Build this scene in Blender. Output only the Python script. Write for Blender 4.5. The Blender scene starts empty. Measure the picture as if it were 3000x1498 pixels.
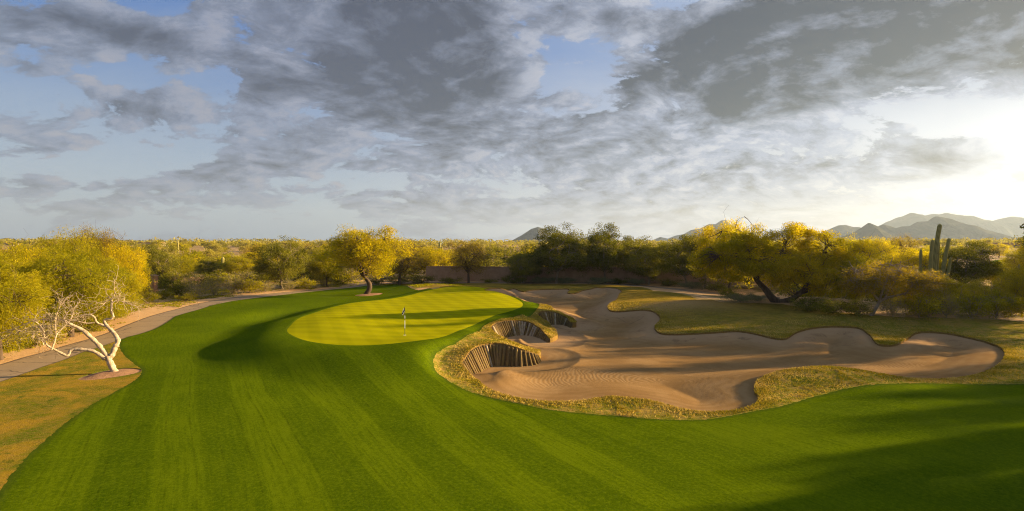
import bpy, math, random
import numpy as np
R_ = math.radians
C = bpy.context.scene.collection
SC = bpy.context.scene
F, CX, HY, CH = 1287.0, 1287.5, 615.0, 7.2      # tracing units: a 2575 px wide picture
SUN_AZ, SUN_EL = R_(77), R_(11.7)
HAZE = True

# ------------------------------------------------------------------ small helpers
def smooth(t):
    t = np.clip(t, 0, 1); return t*t*(3-2*t)
def P0(px, py, z=0.0):
    D = (CH-z)*F/(py-HY); return ((px-CX)/F*D, D)
def catmull(pts, n=3, closed=True):
    p = np.array(pts, float); m = len(p); out = []
    rng = range(m) if closed else range(m-1)
    for i in rng:
        a, b, c, d = (p[(i-1) % m], p[i], p[(i+1) % m], p[(i+2) % m]) if closed else (p[max(i-1,0)], p[i], p[i+1], p[min(i+2,m-1)])
        for k in range(n):
            t = k/n
            out.append(0.5*((2*b)+(-a+c)*t+(2*a-5*b+4*c-d)*t*t+(-a+3*b-3*c+d)*t**3))
    if not closed: out.append(p[-1])
    return np.array(out)
def seg_dist(X, Y, A, B):
    best = np.full(X.shape, 1e9)
    for (ax, ay), (bx, by) in zip(A, B):
        dx, dy = bx-ax, by-ay; L = dx*dx+dy*dy+1e-12
        t = np.clip(((X-ax)*dx+(Y-ay)*dy)/L, 0, 1)
        d = (X-ax-t*dx)**2+(Y-ay-t*dy)**2
        np.minimum(best, d, out=best)
    return np.sqrt(best)
def poly_sd(X, Y, P, far=12.0):
    X = np.asarray(X, float); Y = np.asarray(Y, float)
    out = np.full(X.shape, -far)
    m = (X > P[:,0].min()-far) & (X < P[:,0].max()+far) & (Y > P[:,1].min()-far) & (Y < P[:,1].max()+far)
    x, y = X[m], Y[m]
    A, B = P, np.roll(P, -1, 0)
    d = seg_dist(x, y, A, B)
    ins = np.zeros(x.shape, bool)
    for (ax, ay), (bx, by) in zip(A, B):
        if ay == by: continue
        c = ((ay > y) != (by > y)) & (x < (bx-ax)*(y-ay)/(by-ay)+ax)
        ins ^= c
    out[m] = np.where(ins, d, -d)
    return out

# ------------------------------------------------------------------ traced outlines
GREEN = [(717,835),(728,815),(744,799),(774,783),(817,770),(884,760),(968,754),(1018,748),(1068,740),(1135,734),(1201,734),(1251,739),(1290,750),(1312,759),(1318,766),(1312,775),(1289,787),(1249,800),(1216,812),(1182,827),(1149,844),(1116,862),(1084,871),(1018,878),(934,880),(851,875),(788,866),(744,853)]
GREENP = catmull([P0(a, b, 0.8) for a, b in GREEN], 3)

W3C = [(1180,940,.12,.1),(1170,930,.2,.4),(1163,918,.35,.8),(1163,904,.6,1),(1172,889,.8,1),(1192,874,.9,1),(1216,865,.95,1),(1249,862,.95,1),(1283,867,.85,1),(1316,877,.6,1),(1338,887,.28,1),(1352,893,-.02,1)]
N3C = [(1361,886,-.08,1),(1345,877,.12,1),(1330,871,.25,1),(1295,858,.6,1),(1262,846,.75,1),(1240,832,.8,1)]
W2C = [(1236,819,.9,1),(1249,810,.95,1),(1273,805,.95,1),(1303,805,.85,1),(1329,810,.7,1),(1356,824,.4,1),(1374,841,.12,1),(1384,852,-.02,1)]
N2C = [(1402,844,-.10,1),(1394,826,.1,1),(1374,807,.4,1),(1357,796,.6,1)]
W1C = [(1354,787,.75,1),(1366,782,.8,1),(1383,782,.75,1),(1403,787,.55,1),(1423,797,.25,1),(1440,811,.0,1)]
N1C = [(1450,810,-.10,1),(1433,798,.12,1),(1403,782,.45,.8),(1376,767,.6,.4)]
CTRL = np.array([(*P0(a, b, z), z, g) for a, b, z, g in W3C+N3C+W2C+N2C+W1C+N1C])
def ctrl_blend(x, y, rad, col):
    x = np.asarray(x, float); y = np.asarray(y, float); sw = np.zeros(x.shape); sv = np.zeros(x.shape); mx = np.zeros(x.shape)
    m = (x > -8) & (x < 12) & (y > 22) & (y < 62)
    xm, ym = x[m], y[m]; a_ = np.zeros(xm.shape); b_ = np.zeros(xm.shape); c_ = np.zeros(xm.shape)
    for q in CTRL:
        d2 = (xm-q[0])**2+(ym-q[1])**2; w_ = np.exp(-d2/.8**2)+1e-12*np.exp(-d2/9); a_ += w_; b_ += w_*q[col]; c_ = np.maximum(c_, np.exp(-d2/rad**2))
    sw[m] = c_; sv[m] = b_/np.maximum(a_, 1e-300)
    return sw, sv
def h0(x, y):
    x = np.asarray(x, float); y = np.asarray(y, float)
    sd = poly_sd(x, y, GREENP, 14.0)
    fall = 9.0-3.5*smooth((-x-5)/8)
    z = 0.85*smooth(1-(-sd-0.6)/fall)
    z = z+0.10*np.sin(x*0.22+1.0)*np.sin(y*0.13)*smooth(sd/3)
    def bump(cx, cy, rx, ry, a, rot=0.0):
        c, s = math.cos(rot), math.sin(rot)
        u = ((x-cx)*c+(y-cy)*s)/rx; v = (-(x-cx)*s+(y-cy)*c)/ry
        return a*np.exp(-(u*u+v*v))
    z = z+bump(-20, 40, 3.4, 5, -.32)+bump(-22.5, 52, 4.2, 7, -.70)
    z = z+bump(-14, 25, 9, 6, 0.25)+bump(-6, 70, 8, 8, 0.7)+bump(-12.5, 82, 6, 6, .8)
    z = z+bump(19, 54, 7, 7, 1.1)+bump(18, 68, 7, 5, 1.0)+bump(32, 56, 9, 6, 1.3)+bump(30, 46, 7, 4, .9)+bump(42, 48, 8, 6, 1.0)
    z = z+bump(17.5, 27.6, 4.2, 2.6, 0.55)+bump(8, 80, 9, 3.5, .7)+bump(25, 39, 3, 3, .35)
    z = z+bump(-4.2, 31.5, 4.0, 4.0, 0.45)+bump(-1.5, 37, 4, 3, .3)+bump(0.6, 42.5, 4, 3, .25)+bump(3.5,48,3,3,.3)
    z = z+0.06*np.sin(x*0.31+y*0.17)+0.05*np.sin(y*0.41-x*0.11+2)
    k, zc_ = ctrl_blend(x, y, 1.7, 2); k = smooth(k*1.6); z = z*(1-k)+zc_*k
    r = np.hypot(x, y)
    far = smooth((r-115)/500)
    z = z+far*(6.2+0.9*np.sin(x*0.011+2)*np.sin(y*0.013))
    return z

def ray_hit(px, py):
    k = (py-HY)/F
    Dm = np.exp(np.linspace(math.log(9), math.log(700), 900))
    g = CH-k*Dm-h0((px-CX)/F*Dm, Dm)
    i = int(np.argmax(g < 0)) if (g < 0).any() else len(Dm)-1
    i = max(i, 1)
    t = g[i-1]/(g[i-1]-g[i]+1e-9) if g[i] < 0 else 1.0
    D = Dm[i-1]+(Dm[i]-Dm[i-1])*t
    return ((px-CX)/F*D, D)
def trace(pts): return [ray_hit(a, b) if len((a, b)) and b < 3000 else None for a, b in pts]

WALL3 = [(1176,936),(1165,922),(1162,906),(1172,889),(1192,874),(1216,865),(1249,862),(1283,867),(1316,877),(1349,891)]
WALL2 = [(1236,819),(1249,810),(1273,805),(1303,805),(1329,810),(1356,824),(1376,842),(1385,852)]
WALL1 = [(1354,787),(1366,782),(1383,782),(1403,787),(1423,797),(1441,811)]
NEAR = [(1190,948),(1217,968),(1252,986),(1292,998),(1337,1006),(1390,1009),(1430,1009),(1470,1006),(1510,999.6),(1545,997),(1593,1001),(1645,1009),(1685,1020),(1725,1030),(1769,1035),(1825,1034),(1865,1028),(1897,1016),(1907,1002),(1897,984),(1897,968),(1909,952),(1945,937),(1985,928),(2033,923),(2085,922),(2145,928),(2205,938),(2265,948),(2325,953),(2384,952),(2445,944),(2492,928),(2520,906),(2526,887),(2512,872),(2476,858),(2425,846),(2384,838),(2337,834),(2301,838),(2280,852),(2256,865),(2225,868),(2201,860),(2185,840),(2165,826),(2125,821),(2077,821),(2033,826),(2001,836),(1981,849),(1965,852),(1937,848),(1897,838),(1853,832),(1802,835),(1750,838),(1696,840),(1663,838),(1650,830),(1646,820),(1660,802),(1653,790),(1640,782),(1616,779),(1583,781),(1556,783),(1535,781),(1528,773),(1533,763),(1553,748),(1563,735),(1553,726),(1526,722.5),(1493,724.5),(1466,730),(1441,738),(1426,736),(1431,727),(1399,727),(1356,728),(1329,730),(1316,733),(1289,725.5),(1259,725),(1216,729),(1249,733.5),(1283,744),(1303,749),(1319,757),(1349,763),(1376,767),(1403,783),(1433,799),(1447,809)]
BUNK = [tuple(q[:2]) for q in CTRL]+[ray_hit(*p) for p in NEAR[::-1] if p not in ((1376,767),(1403,783),(1433,799),(1447,809))]
BUNKP = catmull(BUNK, 4)
FRINGE = [(1354,773),(1342,787),(1310,792),(1270,800),(1238,810),(1217,820),(1195,836),(1158,857),(1118,876),(1097,892),(1089,906),(1094,930),(1118,951),(1142,967),(1180,984),(1243,1003),(1297,1013),(1350,1025),(1404,1033),(1457,1039),(1545,1046),(1625,1053),(1705,1056),(1765,1056),(1825,1048),(1897,1034),(1965,1022),(2025,1004),(2077,990),(2125,978),(2185,968),(2245,965),(2385,965),(2575,966)]
PLOW = [(0,961),(55,942),(110,922),(165,904),(209,886),(257,871),(301,856),(323,847),(352,840),(385,829),(411,816),(431,803),(440,796),(477,785),(532,768),(587,757),(624,752),(684,745),(751,737),(834,728.5),(901,722),(934,717)]
PUP = [(0,917),(55,900),(110,886),(165,869),(220,854),(257,842),(312,820),(367,799),(422,783),(477,768),(532,757),(606,746),(667,740),(734,733.5),(801,728.5),(868,722),(918,716)]
T = lambda L: [ray_hit(*p) for p in L]
PATHP = np.array([(-26,-30),(-26,10),(-26.5,20)]+T(PLOW)+T([(1000,712.8),(1116,712.3),(1300,713),(1483,713.5),(1616,721),(1716,732.5),(1802,740.5),(1900,748),(1960,753)])+T([(1960,748),(1900,743.5),(1802,736),(1716,728),(1616,717.5),(1483,710.5),(1300,710),(1116,710),(1000,710.5)])+T(PUP[::-1])+[(-30.2,25),(-30,10),(-30,-30)])
FAIRP = catmull(T([(301,856)]+PLOW[7:])+T([(961,718.5),(1001,715.5),(1031,724),(1051,730),(1101,732),(1150,730.5),(1201,731),(1251,736.5),(1281,742),(1303,750),(1322,758),(1343,760.5),(1355,765)])+T(FRINGE)+[(45,26.5),(70,27),(90,27),(90,-40),(0,-45),(-13,-40),(-13,-20),(-13,7)]+T([(-110,1400),(-60,1320),(-25,1272),(0,1236),(24,1200),(60,1156),(108,1112),(160,1068),(224,1022),(280,990),(330,963),(352,944),(356,930),(338,915),(312,893),(299,871)]), 3)
LEFTP = np.array([ray_hit(301,856)]+[(-14,45),(-5,30),(-5,-40),(-70,-40),(-70,-30),(-26.8,-30),(-26,10),(-26.5,20)]+T(PLOW[:7]))
ROUGHP = np.array(T([(934,716.5),(1000,713.5),(1116,713.2),(1300,714),(1483,715),(1560,718),(1616,722.5),(1684,735),(1740,746),(1800,757),(1818,761),(1898,762),(1965,764.6),(2031,775),(2098,785),(2186,793),(2273,798),(2407,801),(2575,809)])+[(90,47),(90,20),(0,20),(-8,30),(-10,75)])
LAWNP = catmull(T([(2465,686),(2472,665),(2500,655),(2560,652),(2640,658),(2650,684),(2560,690)]), 3)
MULCHC = ray_hit(281,940)
W3, W2, W1 = [catmull([P0(*q[:3]) for q in w_], 4, False) for w_ in (W3C, W2C, W1C)]

def wall_w(x, y):
    k, g = ctrl_blend(x, y, 3.0, 3)
    return smooth(k*1.35)*g
def sand_z(x, y, sd):
    g = h0(x, y)
    wid = 3.6+1.6*np.exp(-((np.asarray(y)-27)/8)**2)
    s = np.maximum(smooth(np.maximum(sd, 0)/wid), wall_w(x, y))
    fl = -0.55+0.07*np.sin(x*0.5+1)*np.sin(y*0.33)
    fl = fl+.24*np.exp(-((x-1)/8)**2-((np.asarray(y)-36)/10)**2)
    lip = 0.13
    return (g-lip)*(1-s)+np.minimum(fl, g-lip)*s
# ------------------------------------------------------------------ node helper
class NT:
    def __init__(s, tree): s.t = tree; s.n = tree.nodes; s.l = tree.links
    def N(s, typ, ins=None, **kw):
        n = s.n.new(typ)
        for k, v in kw.items(): setattr(n, k, v)
        for k, v in (ins or {}).items(): s.S(n, k, v)
        return n
    def S(s, n, k, v):
        sock = n.inputs[k]
        if isinstance(v, bpy.types.NodeSocket): s.l.new(v, sock)
        elif isinstance(v, bpy.types.Node): s.l.new(v.outputs[0], sock)
        else:
            if isinstance(v, (tuple, list)) and sock.type == 'RGBA' and len(v) == 3: v = (*v, 1)
            sock.default_value = v
    def M(s, op, a, b=0.0, c=None, clamp=False):
        n = s.n.new('ShaderNodeMath'); n.operation = op; n.use_clamp = clamp
        s.S(n, 0, a); s.S(n, 1, b)
        if c is not None: s.S(n, 2, c)
        return n.outputs[0]
    def V(s, op, a, b=(0,0,0), out=0):
        n = s.n.new('ShaderNodeVectorMath'); n.operation = op; s.S(n, 0, a)
        if op == 'SCALE': s.S(n, 3, b)
        else: s.S(n, 1, b)
        return n.outputs[out]
    def mix(s, f, a, b, blend='MIX'):
        n = s.n.new('ShaderNodeMix'); n.data_type = 'RGBA'; n.blend_type = blend
        s.S(n, 0, f); s.S(n, 6, a); s.S(n, 7, b); return n.outputs[2]
    def mixf(s, f, a, b):
        n = s.n.new('ShaderNodeMix'); n.data_type = 'FLOAT'
        s.S(n, 0, f); s.S(n, 2, a); s.S(n, 3, b); return n.outputs[0]
    def ss(s, v, a, b, lo=0.0, hi=1.0):
        n = s.n.new('ShaderNodeMapRange'); n.interpolation_type = 'SMOOTHSTEP'
        for i, x in enumerate((v, a, b, lo, hi)): s.S(n, i, x)
        return n.outputs[0]
    def noise(s, vec, scale, detail=4.0, rough=0.55, dist=0.0, out=0, w=None):
        n = s.n.new('ShaderNodeTexNoise'); s.S(n, 'Vector', vec)
        s.S(n, 'Scale', scale); s.S(n, 'Detail', detail); s.S(n, 'Roughness', rough); s.S(n, 'Distortion', dist)
        return n.outputs[out]
    def attr(s, name):
        n = s.n.new('ShaderNodeAttribute'); n.attribute_name = name; return n.outputs['Fac']
def new_mat(name):
    m = bpy.data.materials.new(name); m.use_nodes = True
    nt = NT(m.node_tree); nt.n.clear()
    nt.out = nt.n.new('ShaderNodeOutputMaterial')
    return m, nt
def finish(nt, col, rough=0.9, bump=None, strength=0.5, dist=0.05, spec=0.2, sheen=0.0):
    b = nt.N('ShaderNodeBsdfPrincipled', {'Base Color': col, 'Roughness': rough, 'Specular IOR Level': spec})
    if 0: b.inputs['Sheen Weight'].default_value = sheen
    if bump is not None:
        bn = nt.N('ShaderNodeBump', {'Strength': strength, 'Distance': dist, 'Height': bump})
        nt.l.new(bn.outputs[0], b.inputs['Normal'])
    nt.l.new(b.outputs[0], nt.out.inputs[0])
    return b
def pos(nt): return nt.N('ShaderNodeNewGeometry').outputs['Position']
def stretch(nt, v, sx, sy, sz, rot=0.0):
    n = nt.N('ShaderNodeMapping', {'Vector': v}); n.inputs['Scale'].default_value = (sx, sy, sz); n.inputs['Rotation'].default_value = (0,0,rot)
    return n.outputs[0]

# ------------------------------------------------------------------ materials: ground
def m_fairway():
    m, nt = new_mat('fairway_turf'); p = pos(nt)
    warp = nt.V('SCALE', nt.noise(p, 0.05, 2, out=1), 1.4)
    pw = nt.V('ADD', p, warp)
    s = nt.V('DOT_PRODUCT', pw, (0.841, 0.541, 0), out=1)
    st = nt.M('SINE', nt.M('MULTIPLY', s, 2*math.pi/2.9))
    st = nt.ss(st, -0.22, 0.22)
    fr = nt.M('ABSOLUTE', nt.M('SUBTRACT', nt.M('FRACT', nt.M('DIVIDE', s, .8)), .5))
    seam = nt.M('MULTIPLY', nt.ss(fr, .06, .0), nt.ss(nt.noise(p, .7, 3, .6), .42, .60))
    sep = nt.N('ShaderNodeSeparateXYZ', {0: p})
    st2 = nt.ss(nt.M('SINE', nt.M('MULTIPLY', nt.V('DOT_PRODUCT', pw, (0.35, 0.94, 0), out=1), 2*math.pi/5.2)), -.4, .4)
    side = nt.ss(nt.M('ADD', sep.outputs[0], nt.M('MULTIPLY', nt.noise(p, .12, 2), 4.0)), 4, 10)
    st = nt.mixf(side, st, nt.mixf(0.45, 0.5, st2))
    fade = nt.ss(sep.outputs[1], 26, 36)
    st = nt.mixf(fade, st, 0.45)
    big = nt.noise(p, 0.16, 5, .6)
    f = nt.M('ADD', nt.M('MULTIPLY', st, 0.32), nt.M('MULTIPLY', nt.M('SUBTRACT', big, 0.40), 1.5), clamp=True)
    col = nt.mix(f, (0.050, 0.078, 0.001), (0.138, 0.174, 0.002))
    # fine mower lines along the stripes
    fl = nt.noise(nt.N('ShaderNodeCombineXYZ', {0: nt.M('MULTIPLY', s, 5.0), 1: nt.M('MULTIPLY', nt.V('DOT_PRODUCT', p, (-.541, .841, 0), out=1), .22), 2: 0.0}).outputs[0], 1.6, 3, .6)
    col = nt.mix(nt.ss(fl, .42, .62, 0, .35), col, (0.030, 0.062, 0.001))
    col = nt.mix(nt.M('MULTIPLY', nt.M('MULTIPLY', seam, .45), nt.M('MULTIPLY', nt.M('SUBTRACT', 1, fade), nt.M('SUBTRACT', 1, side))), col, (0.022, 0.036, 0.001))
    sp = nt.noise(p, 9, 4, .75)
    col = nt.mix(nt.ss(sp, .38, .70, 0, .35), col, (0.19, 0.23, 0.006))
    sp2 = nt.noise(p, 26, 3, .7)
    col = nt.mix(nt.ss(sp2, .5, .75, 0, .6), col, (0.012, 0.038, 0.002))
    ed = nt.ss(nt.attr('sdf'), 0.0, 0.35)
    col = nt.mix(nt.M('MULTIPLY', nt.M('SUBTRACT', 1, ed), .5), col, (0.03, 0.045, 0.008))
    h = nt.M('ADD', nt.M('MULTIPLY', nt.noise(p, 16, 4, .85), .4), nt.noise(p, 45, 3, .7))
    finish(nt, col, .95, h, .45, .035, .0)
    return m
def m_green():
    m, nt = new_mat('putting_turf'); p = pos(nt)
    s = nt.V('DOT_PRODUCT', p, (0.32, 0.947, 0), out=1)
    st = nt.ss(nt.M('SINE', nt.M('MULTIPLY', s, 2*math.pi/1.7)), -.5, .5)
    s2 = nt.ss(nt.M('SINE', nt.M('MULTIPLY', nt.V('DOT_PRODUCT', p, (.92, .39, 0), out=1), 2*math.pi/1.7)), -.5, .5)
    big = nt.noise(p, .25, 5, .6)
    f = nt.M('ADD', nt.M('MULTIPLY', nt.M('ADD', st, s2), .24), nt.M('MULTIPLY', big, .8), clamp=True)
    col = nt.mix(f, (0.23, 0.22, 0.002), (0.40, 0.35, 0.003))
    ed = nt.ss(nt.attr('sdg'), 0.1, 0.16)
    col = nt.mix(ed, (0.10, 0.13, 0.006), col)
    finish(nt, col, .9, nt.noise(p, 30, 3, .7), .25, .02, .0)
    return m
def m_rough(name, left):
    m, nt = new_mat(name); p = pos(nt)
    n1 = nt.noise(p, .35 if left else .22, 6, .65, .6); n2 = nt.noise(stretch(nt, p, 1, 2.2, 1, .3), 3.5, 5, .75, .4); n3 = nt.noise(p, 22, 3, .8)
    if left:
        col = nt.mix(nt.ss(n1, .40, .60), (0.34, 0.205, 0.016), (0.12, 0.14, 0.006))
        col = nt.mix(nt.ss(n2, .40, .66, 0, .6), col, (0.30, 0.18, 0.045))
        col = nt.mix(nt.ss(nt.noise(p, 1.6, 4, .7), .60, .66, 0, .6), col, (0.05, 0.09, 0.008))
    else:
        sw = nt.noise(stretch(nt, p, .5, 1.9, 1, .15), .5, 5, .62, 3.2)
        col = nt.mix(nt.ss(n1, .38, .62), (0.38, 0.225, 0.020), (0.21, 0.15, 0.010))
        col = nt.mix(nt.ss(sw, .46, .56, 0, .55), col, (0.10, 0.065, 0.010))
        col = nt.mix(nt.ss(n2, .45, .65, 0, .65), col, (0.31, 0.215, 0.055))
        # the ring near the fairway is greener and shaggier
        near = nt.ss(nt.attr('y_'), 52, 36)
        g2 = nt.noise(p, 1.1, 6, .75)
        ring = nt.mix(nt.ss(g2, .40, .56), (0.47, 0.29, 0.070), (0.17, 0.185, 0.006))
        ring = nt.mix(nt.ss(n2, .45, .62, 0, .7), ring, (0.34, 0.27, 0.06))
        ring = nt.mix(nt.ss(n3, .5, .7, 0, .6), ring, (0.07, 0.06, 0.008))
        col = nt.mix(nt.M('MULTIPLY', near, .85), col, ring)
        dry = nt.M('MULTIPLY', nt.attr('dry'), nt.ss(n2, .3, .55, .6, 1.1), clamp=True)
        col = nt.mix(dry, col, (0.46, 0.27, 0.09))
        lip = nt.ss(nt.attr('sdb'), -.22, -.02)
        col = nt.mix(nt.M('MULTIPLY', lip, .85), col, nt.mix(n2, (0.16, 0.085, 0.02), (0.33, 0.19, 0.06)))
    col = nt.mix(nt.ss(n3, .48, .72, 0, .5), col, (0.07, 0.055, 0.010))
    h = nt.M('ADD', nt.M('MULTIPLY', nt.noise(p, 6, 5, .8), 1.0), nt.M('MULTIPLY', n3, .5))
    finish(nt, col, .95, h, .9, .11, .0)
    return m
def m_sand():
    m, nt = new_mat('bunker_sand'); p = pos(nt)
    sep = nt.N('ShaderNodeSeparateXYZ', {0: p})
    sd = nt.attr('sdb')
    wv = nt.V('ADD', p, nt.V('SCALE', nt.noise(p, .18, 3, out=1), 3.5))
    swirl = nt.N('ShaderNodeTexWave', {'Vector': stretch(nt, nt.V('SUBTRACT', wv, (10.5, 30.5, 0)), .62, 1.0, 1), 'Scale': 1.9, 'Distortion': 4.5, 'Detail': 4.0, 'Detail Scale': 1.6, 'Detail Roughness': .65}, wave_type='RINGS', rings_direction='Z').outputs[1]
    rings2 = nt.M('SINE', nt.M('MULTIPLY', nt.M('ADD', sd, nt.M('MULTIPLY', nt.noise(p, .5, 3), 1.5)), 9.0))
    inner = nt.ss(sd, 1.5, 4)
    line = nt.mixf(inner, nt.ss(rings2, -1, 1, .3, .7), swirl)
    n1 = nt.noise(p, .3, 6, .6, .5)
    col = nt.mix(nt.ss(n1, .35, .65), (0.28, 0.158, 0.058), (0.37, 0.220, 0.090))
    col = nt.mix(nt.M('MULTIPLY', line, .55), col, (0.20, 0.100, 0.028))
    # pale dry faces and dark damp streaks near the far edge
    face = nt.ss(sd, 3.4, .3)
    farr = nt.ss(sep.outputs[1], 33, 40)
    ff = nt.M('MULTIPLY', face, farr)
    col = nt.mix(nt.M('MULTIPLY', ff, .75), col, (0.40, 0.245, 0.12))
    dmp = nt.ss(nt.noise(stretch(nt, p, 1, .75, 1, .4), .75, 5, .7, .8), .53, .66)
    belt = nt.M('MULTIPLY', nt.ss(sd, .5, 1.4), nt.ss(sd, 3.6, 2.2))
    col = nt.mix(nt.M('MULTIPLY', nt.M('MULTIPLY', dmp, belt), nt.M('MULTIPLY', farr, .75)), col, (0.18, 0.105, 0.05))
    g = nt.noise(p, 40, 3, .8)
    col = nt.mix(nt.ss(g, .5, .75, 0, .3), col, (0.17, 0.09, 0.04))
    h = nt.M('ADD', nt.M('MULTIPLY', line, .45), nt.M('MULTIPLY', nt.noise(p, 12, 5, .85), .75))
    finish(nt, col, .95, h, .35, .03, .0)
    return m
def m_path():
    m, nt = new_mat('path_asphalt'); p = pos(nt)
    n1 = nt.noise(p, .6, 6, .65); n2 = nt.noise(p, 30, 3, .8)
    col = nt.mix(n1, (0.24, 0.155, 0.075), (0.36, 0.245, 0.13))
    col = nt.mix(nt.ss(n2, .5, .75, 0, .4), col, (0.10, 0.07, 0.045))
    vr = nt.N('ShaderNodeTexVoronoi', {'Vector': nt.V('ADD', p, nt.V('SCALE', nt.noise(p, 1.2, 3, out=1), .9)), 'Scale': .33}, feature='DISTANCE_TO_EDGE').outputs[0]
    col = nt.mix(nt.ss(vr, .02, .004, 0, .7), col, (0.06, 0.042, 0.028))
    col = nt.mix(nt.ss(nt.noise(p, 1.4, 5, .7), .56, .64, 0, .35), col, (0.34, 0.24, 0.14))
    ed = nt.ss(nt.attr('sdp'), 0, .22)
    col = nt.mix(ed, (0.085, 0.055, 0.03), col)
    finish(nt, col, .9, n2, .4, .015, .2); return m
def m_ground():
    m, nt = new_mat('desert_ground'); p = pos(nt)
    n1 = nt.noise(p, .12, 6, .65, .4); n2 = nt.noise(p, 1.7, 6, .75, .3); n3 = nt.noise(p, 18, 3, .8)
    col = nt.mix(n1, (0.52, 0.29, 0.11), (0.66, 0.40, 0.18))
    col = nt.mix(nt.ss(n2, .5, .7, 0, .5), col, (0.25, 0.13, 0.05))
    sh = nt.ss(nt.attr('sdp'), -4.4, -2.2)
    veg = nt.M('MULTIPLY', nt.ss(nt.noise(p, .5, 5, .7), .42, .56), nt.M('SUBTRACT', 1, sh))
    col = nt.mix(nt.M('MULTIPLY', veg, .75), col, nt.mix(n2, (0.17, 0.125, 0.018), (0.09, 0.10, 0.010)))
    col = nt.mix(nt.ss(nt.attr('sdp'), -.05, -.02), col, (0.10, 0.06, 0.03))
    col = nt.mix(nt.ss(n3, .55, .75, 0, .4), col, (0.15, 0.08, 0.035))
    finish(nt, col, .95, nt.M('ADD', nt.noise(p, 5, 5, .8), nt.M('MULTIPLY', n3, .4)), .7, .08, .1); return m
def m_simple(name, c1, c2, scale=3.0, rough=.9, bump=.3, dist=.02, st=(1,1,1), detail=5, obj=True):
    m, nt = new_mat(name)
    v = nt.N('ShaderNodeTexCoord').outputs['Object'] if obj else pos(nt)
    v = stretch(nt, v, *st)
    n = nt.noise(v, scale, detail, .65)
    finish(nt, nt.mix(nt.ss(n, .3, .7), c1, c2), rough, nt.noise(v, scale*3, 4, .7), bump, dist, .2)
    return m
def m_leaf(name, lo, mid, hi, trans=.45):
    m, nt = new_mat(name)
    t = nt.attr('tint')
    oi = nt.N('ShaderNodeObjectInfo').outputs['Random']
    t2 = nt.M('ADD', t, nt.M('MULTIPLY', nt.M('SUBTRACT', oi, .5), .22), clamp=True)
    r = nt.N('ShaderNodeValToRGB', {0: t2})
    e = r.color_ramp.elements; e[0].position = .05; e[0].color = (*lo, 1); e[1].position = .95; e[1].color = (*hi, 1)
    x = e.new(.5); x.color = (*mid, 1)
    d = nt.N('ShaderNodeBsdfDiffuse', {0: r.outputs[0]})
    tr = nt.N('ShaderNodeBsdfTranslucent', {0: nt.mix(1.0, r.outputs[0], (1.05, 1.05, .5), 'MULTIPLY')})
    mx = nt.N('ShaderNodeMixShader', {0: trans, 1: d, 2: tr})
    nt.l.new(mx.outputs[0], nt.out.inputs[0]); return m

# ------------------------------------------------------------------ terrain
rr = np.unique(np.concatenate([np.array([0.3, 2, 5, 8]), np.exp(np.linspace(math.log(10.5), math.log(120), 330)), np.exp(np.linspace(math.log(120), math.log(330), 70)), np.exp(np.linspace(math.log(330), math.log(9000), 24))]))
aa = np.concatenate([np.radians(np.linspace(-56, 56, 800)), np.radians(np.linspace(56, 304, 60)[1:-1])])
nr, na = len(rr), len(aa)
RRm, AAm = np.meshgrid(rr, aa, indexing='ij')
# the ring's spacing follows the distance straight ahead inside the view, the radius behind
X = (RRm*np.sin(AAm)/np.maximum(np.cos(AAm), .5)).ravel(); Y = (RRm*np.cos(AAm)/np.maximum(np.cos(AAm), .5)).ravel()
idx = np.arange(nr*na).reshape(nr, na)
a = idx[:-1, :]; b = idx[1:, :]; c = np.roll(b, -1, 1); d = np.roll(a, -1, 1)
TR = np.concatenate([np.stack([a.ravel(), c.ravel(), b.ravel()], 1), np.stack([a.ravel(), d.ravel(), c.ravel()], 1)])
c0 = len(X); X = np.append(X, 0.0); Y = np.append(Y, 0.0)
TR = np.concatenate([TR, np.stack([np.full(na, c0), np.roll(idx[0], -1), idx[0]], 1)])
sdb = poly_sd(X, Y, BUNKP); sdg = poly_sd(X, Y, GREENP); sdf = np.maximum(poly_sd(X, Y, FAIRP), poly_sd(X, Y, LAWNP))
sdp = poly_sd(X, Y, PATHP); sdl = poly_sd(X, Y, LEFTP); sdr = poly_sd(X, Y, ROUGHP)
mth = np.arctan2(Y-MULCHC[1], X-MULCHC[0])
sdm = 1.25*(1+.06*np.sin(3*mth+1))-np.hypot(X-MULCHC[0], (Y-MULCHC[1])*.8)
mc2 = ray_hit(928, 741)
sdm2 = 1.9-np.hypot(X-mc2[0], (Y-mc2[1])*.8)
sdm = np.maximum(sdm, sdm2)
dc = ray_hit(1712, 762)
dry = np.exp(-((X-dc[0])/5.5)**2-((Y-dc[1])/3.2)**2)+np.exp(-((X-46)/5)**2-((Y-51)/2)**2)*.8+.8*np.exp(-((X+13)/4)**2-((Y-86)/4)**2)
jr = np.random.default_rng(2)
for a_ in (sdf, sdr, sdl, sdb): a_ += np.clip(jr.normal(0, .028, len(X)), -.05, .05)*(1 if a_ is not sdb else .6)
VA = np.stack([X, Y, h0(X, Y), sdb, sdg, sdf, sdp, sdl, sdr, sdm, dry], 1)
CB, CG, CF, CP, CL, CR, CM, CD = 3, 4, 5, 6, 7, 8, 9, 10

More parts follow.
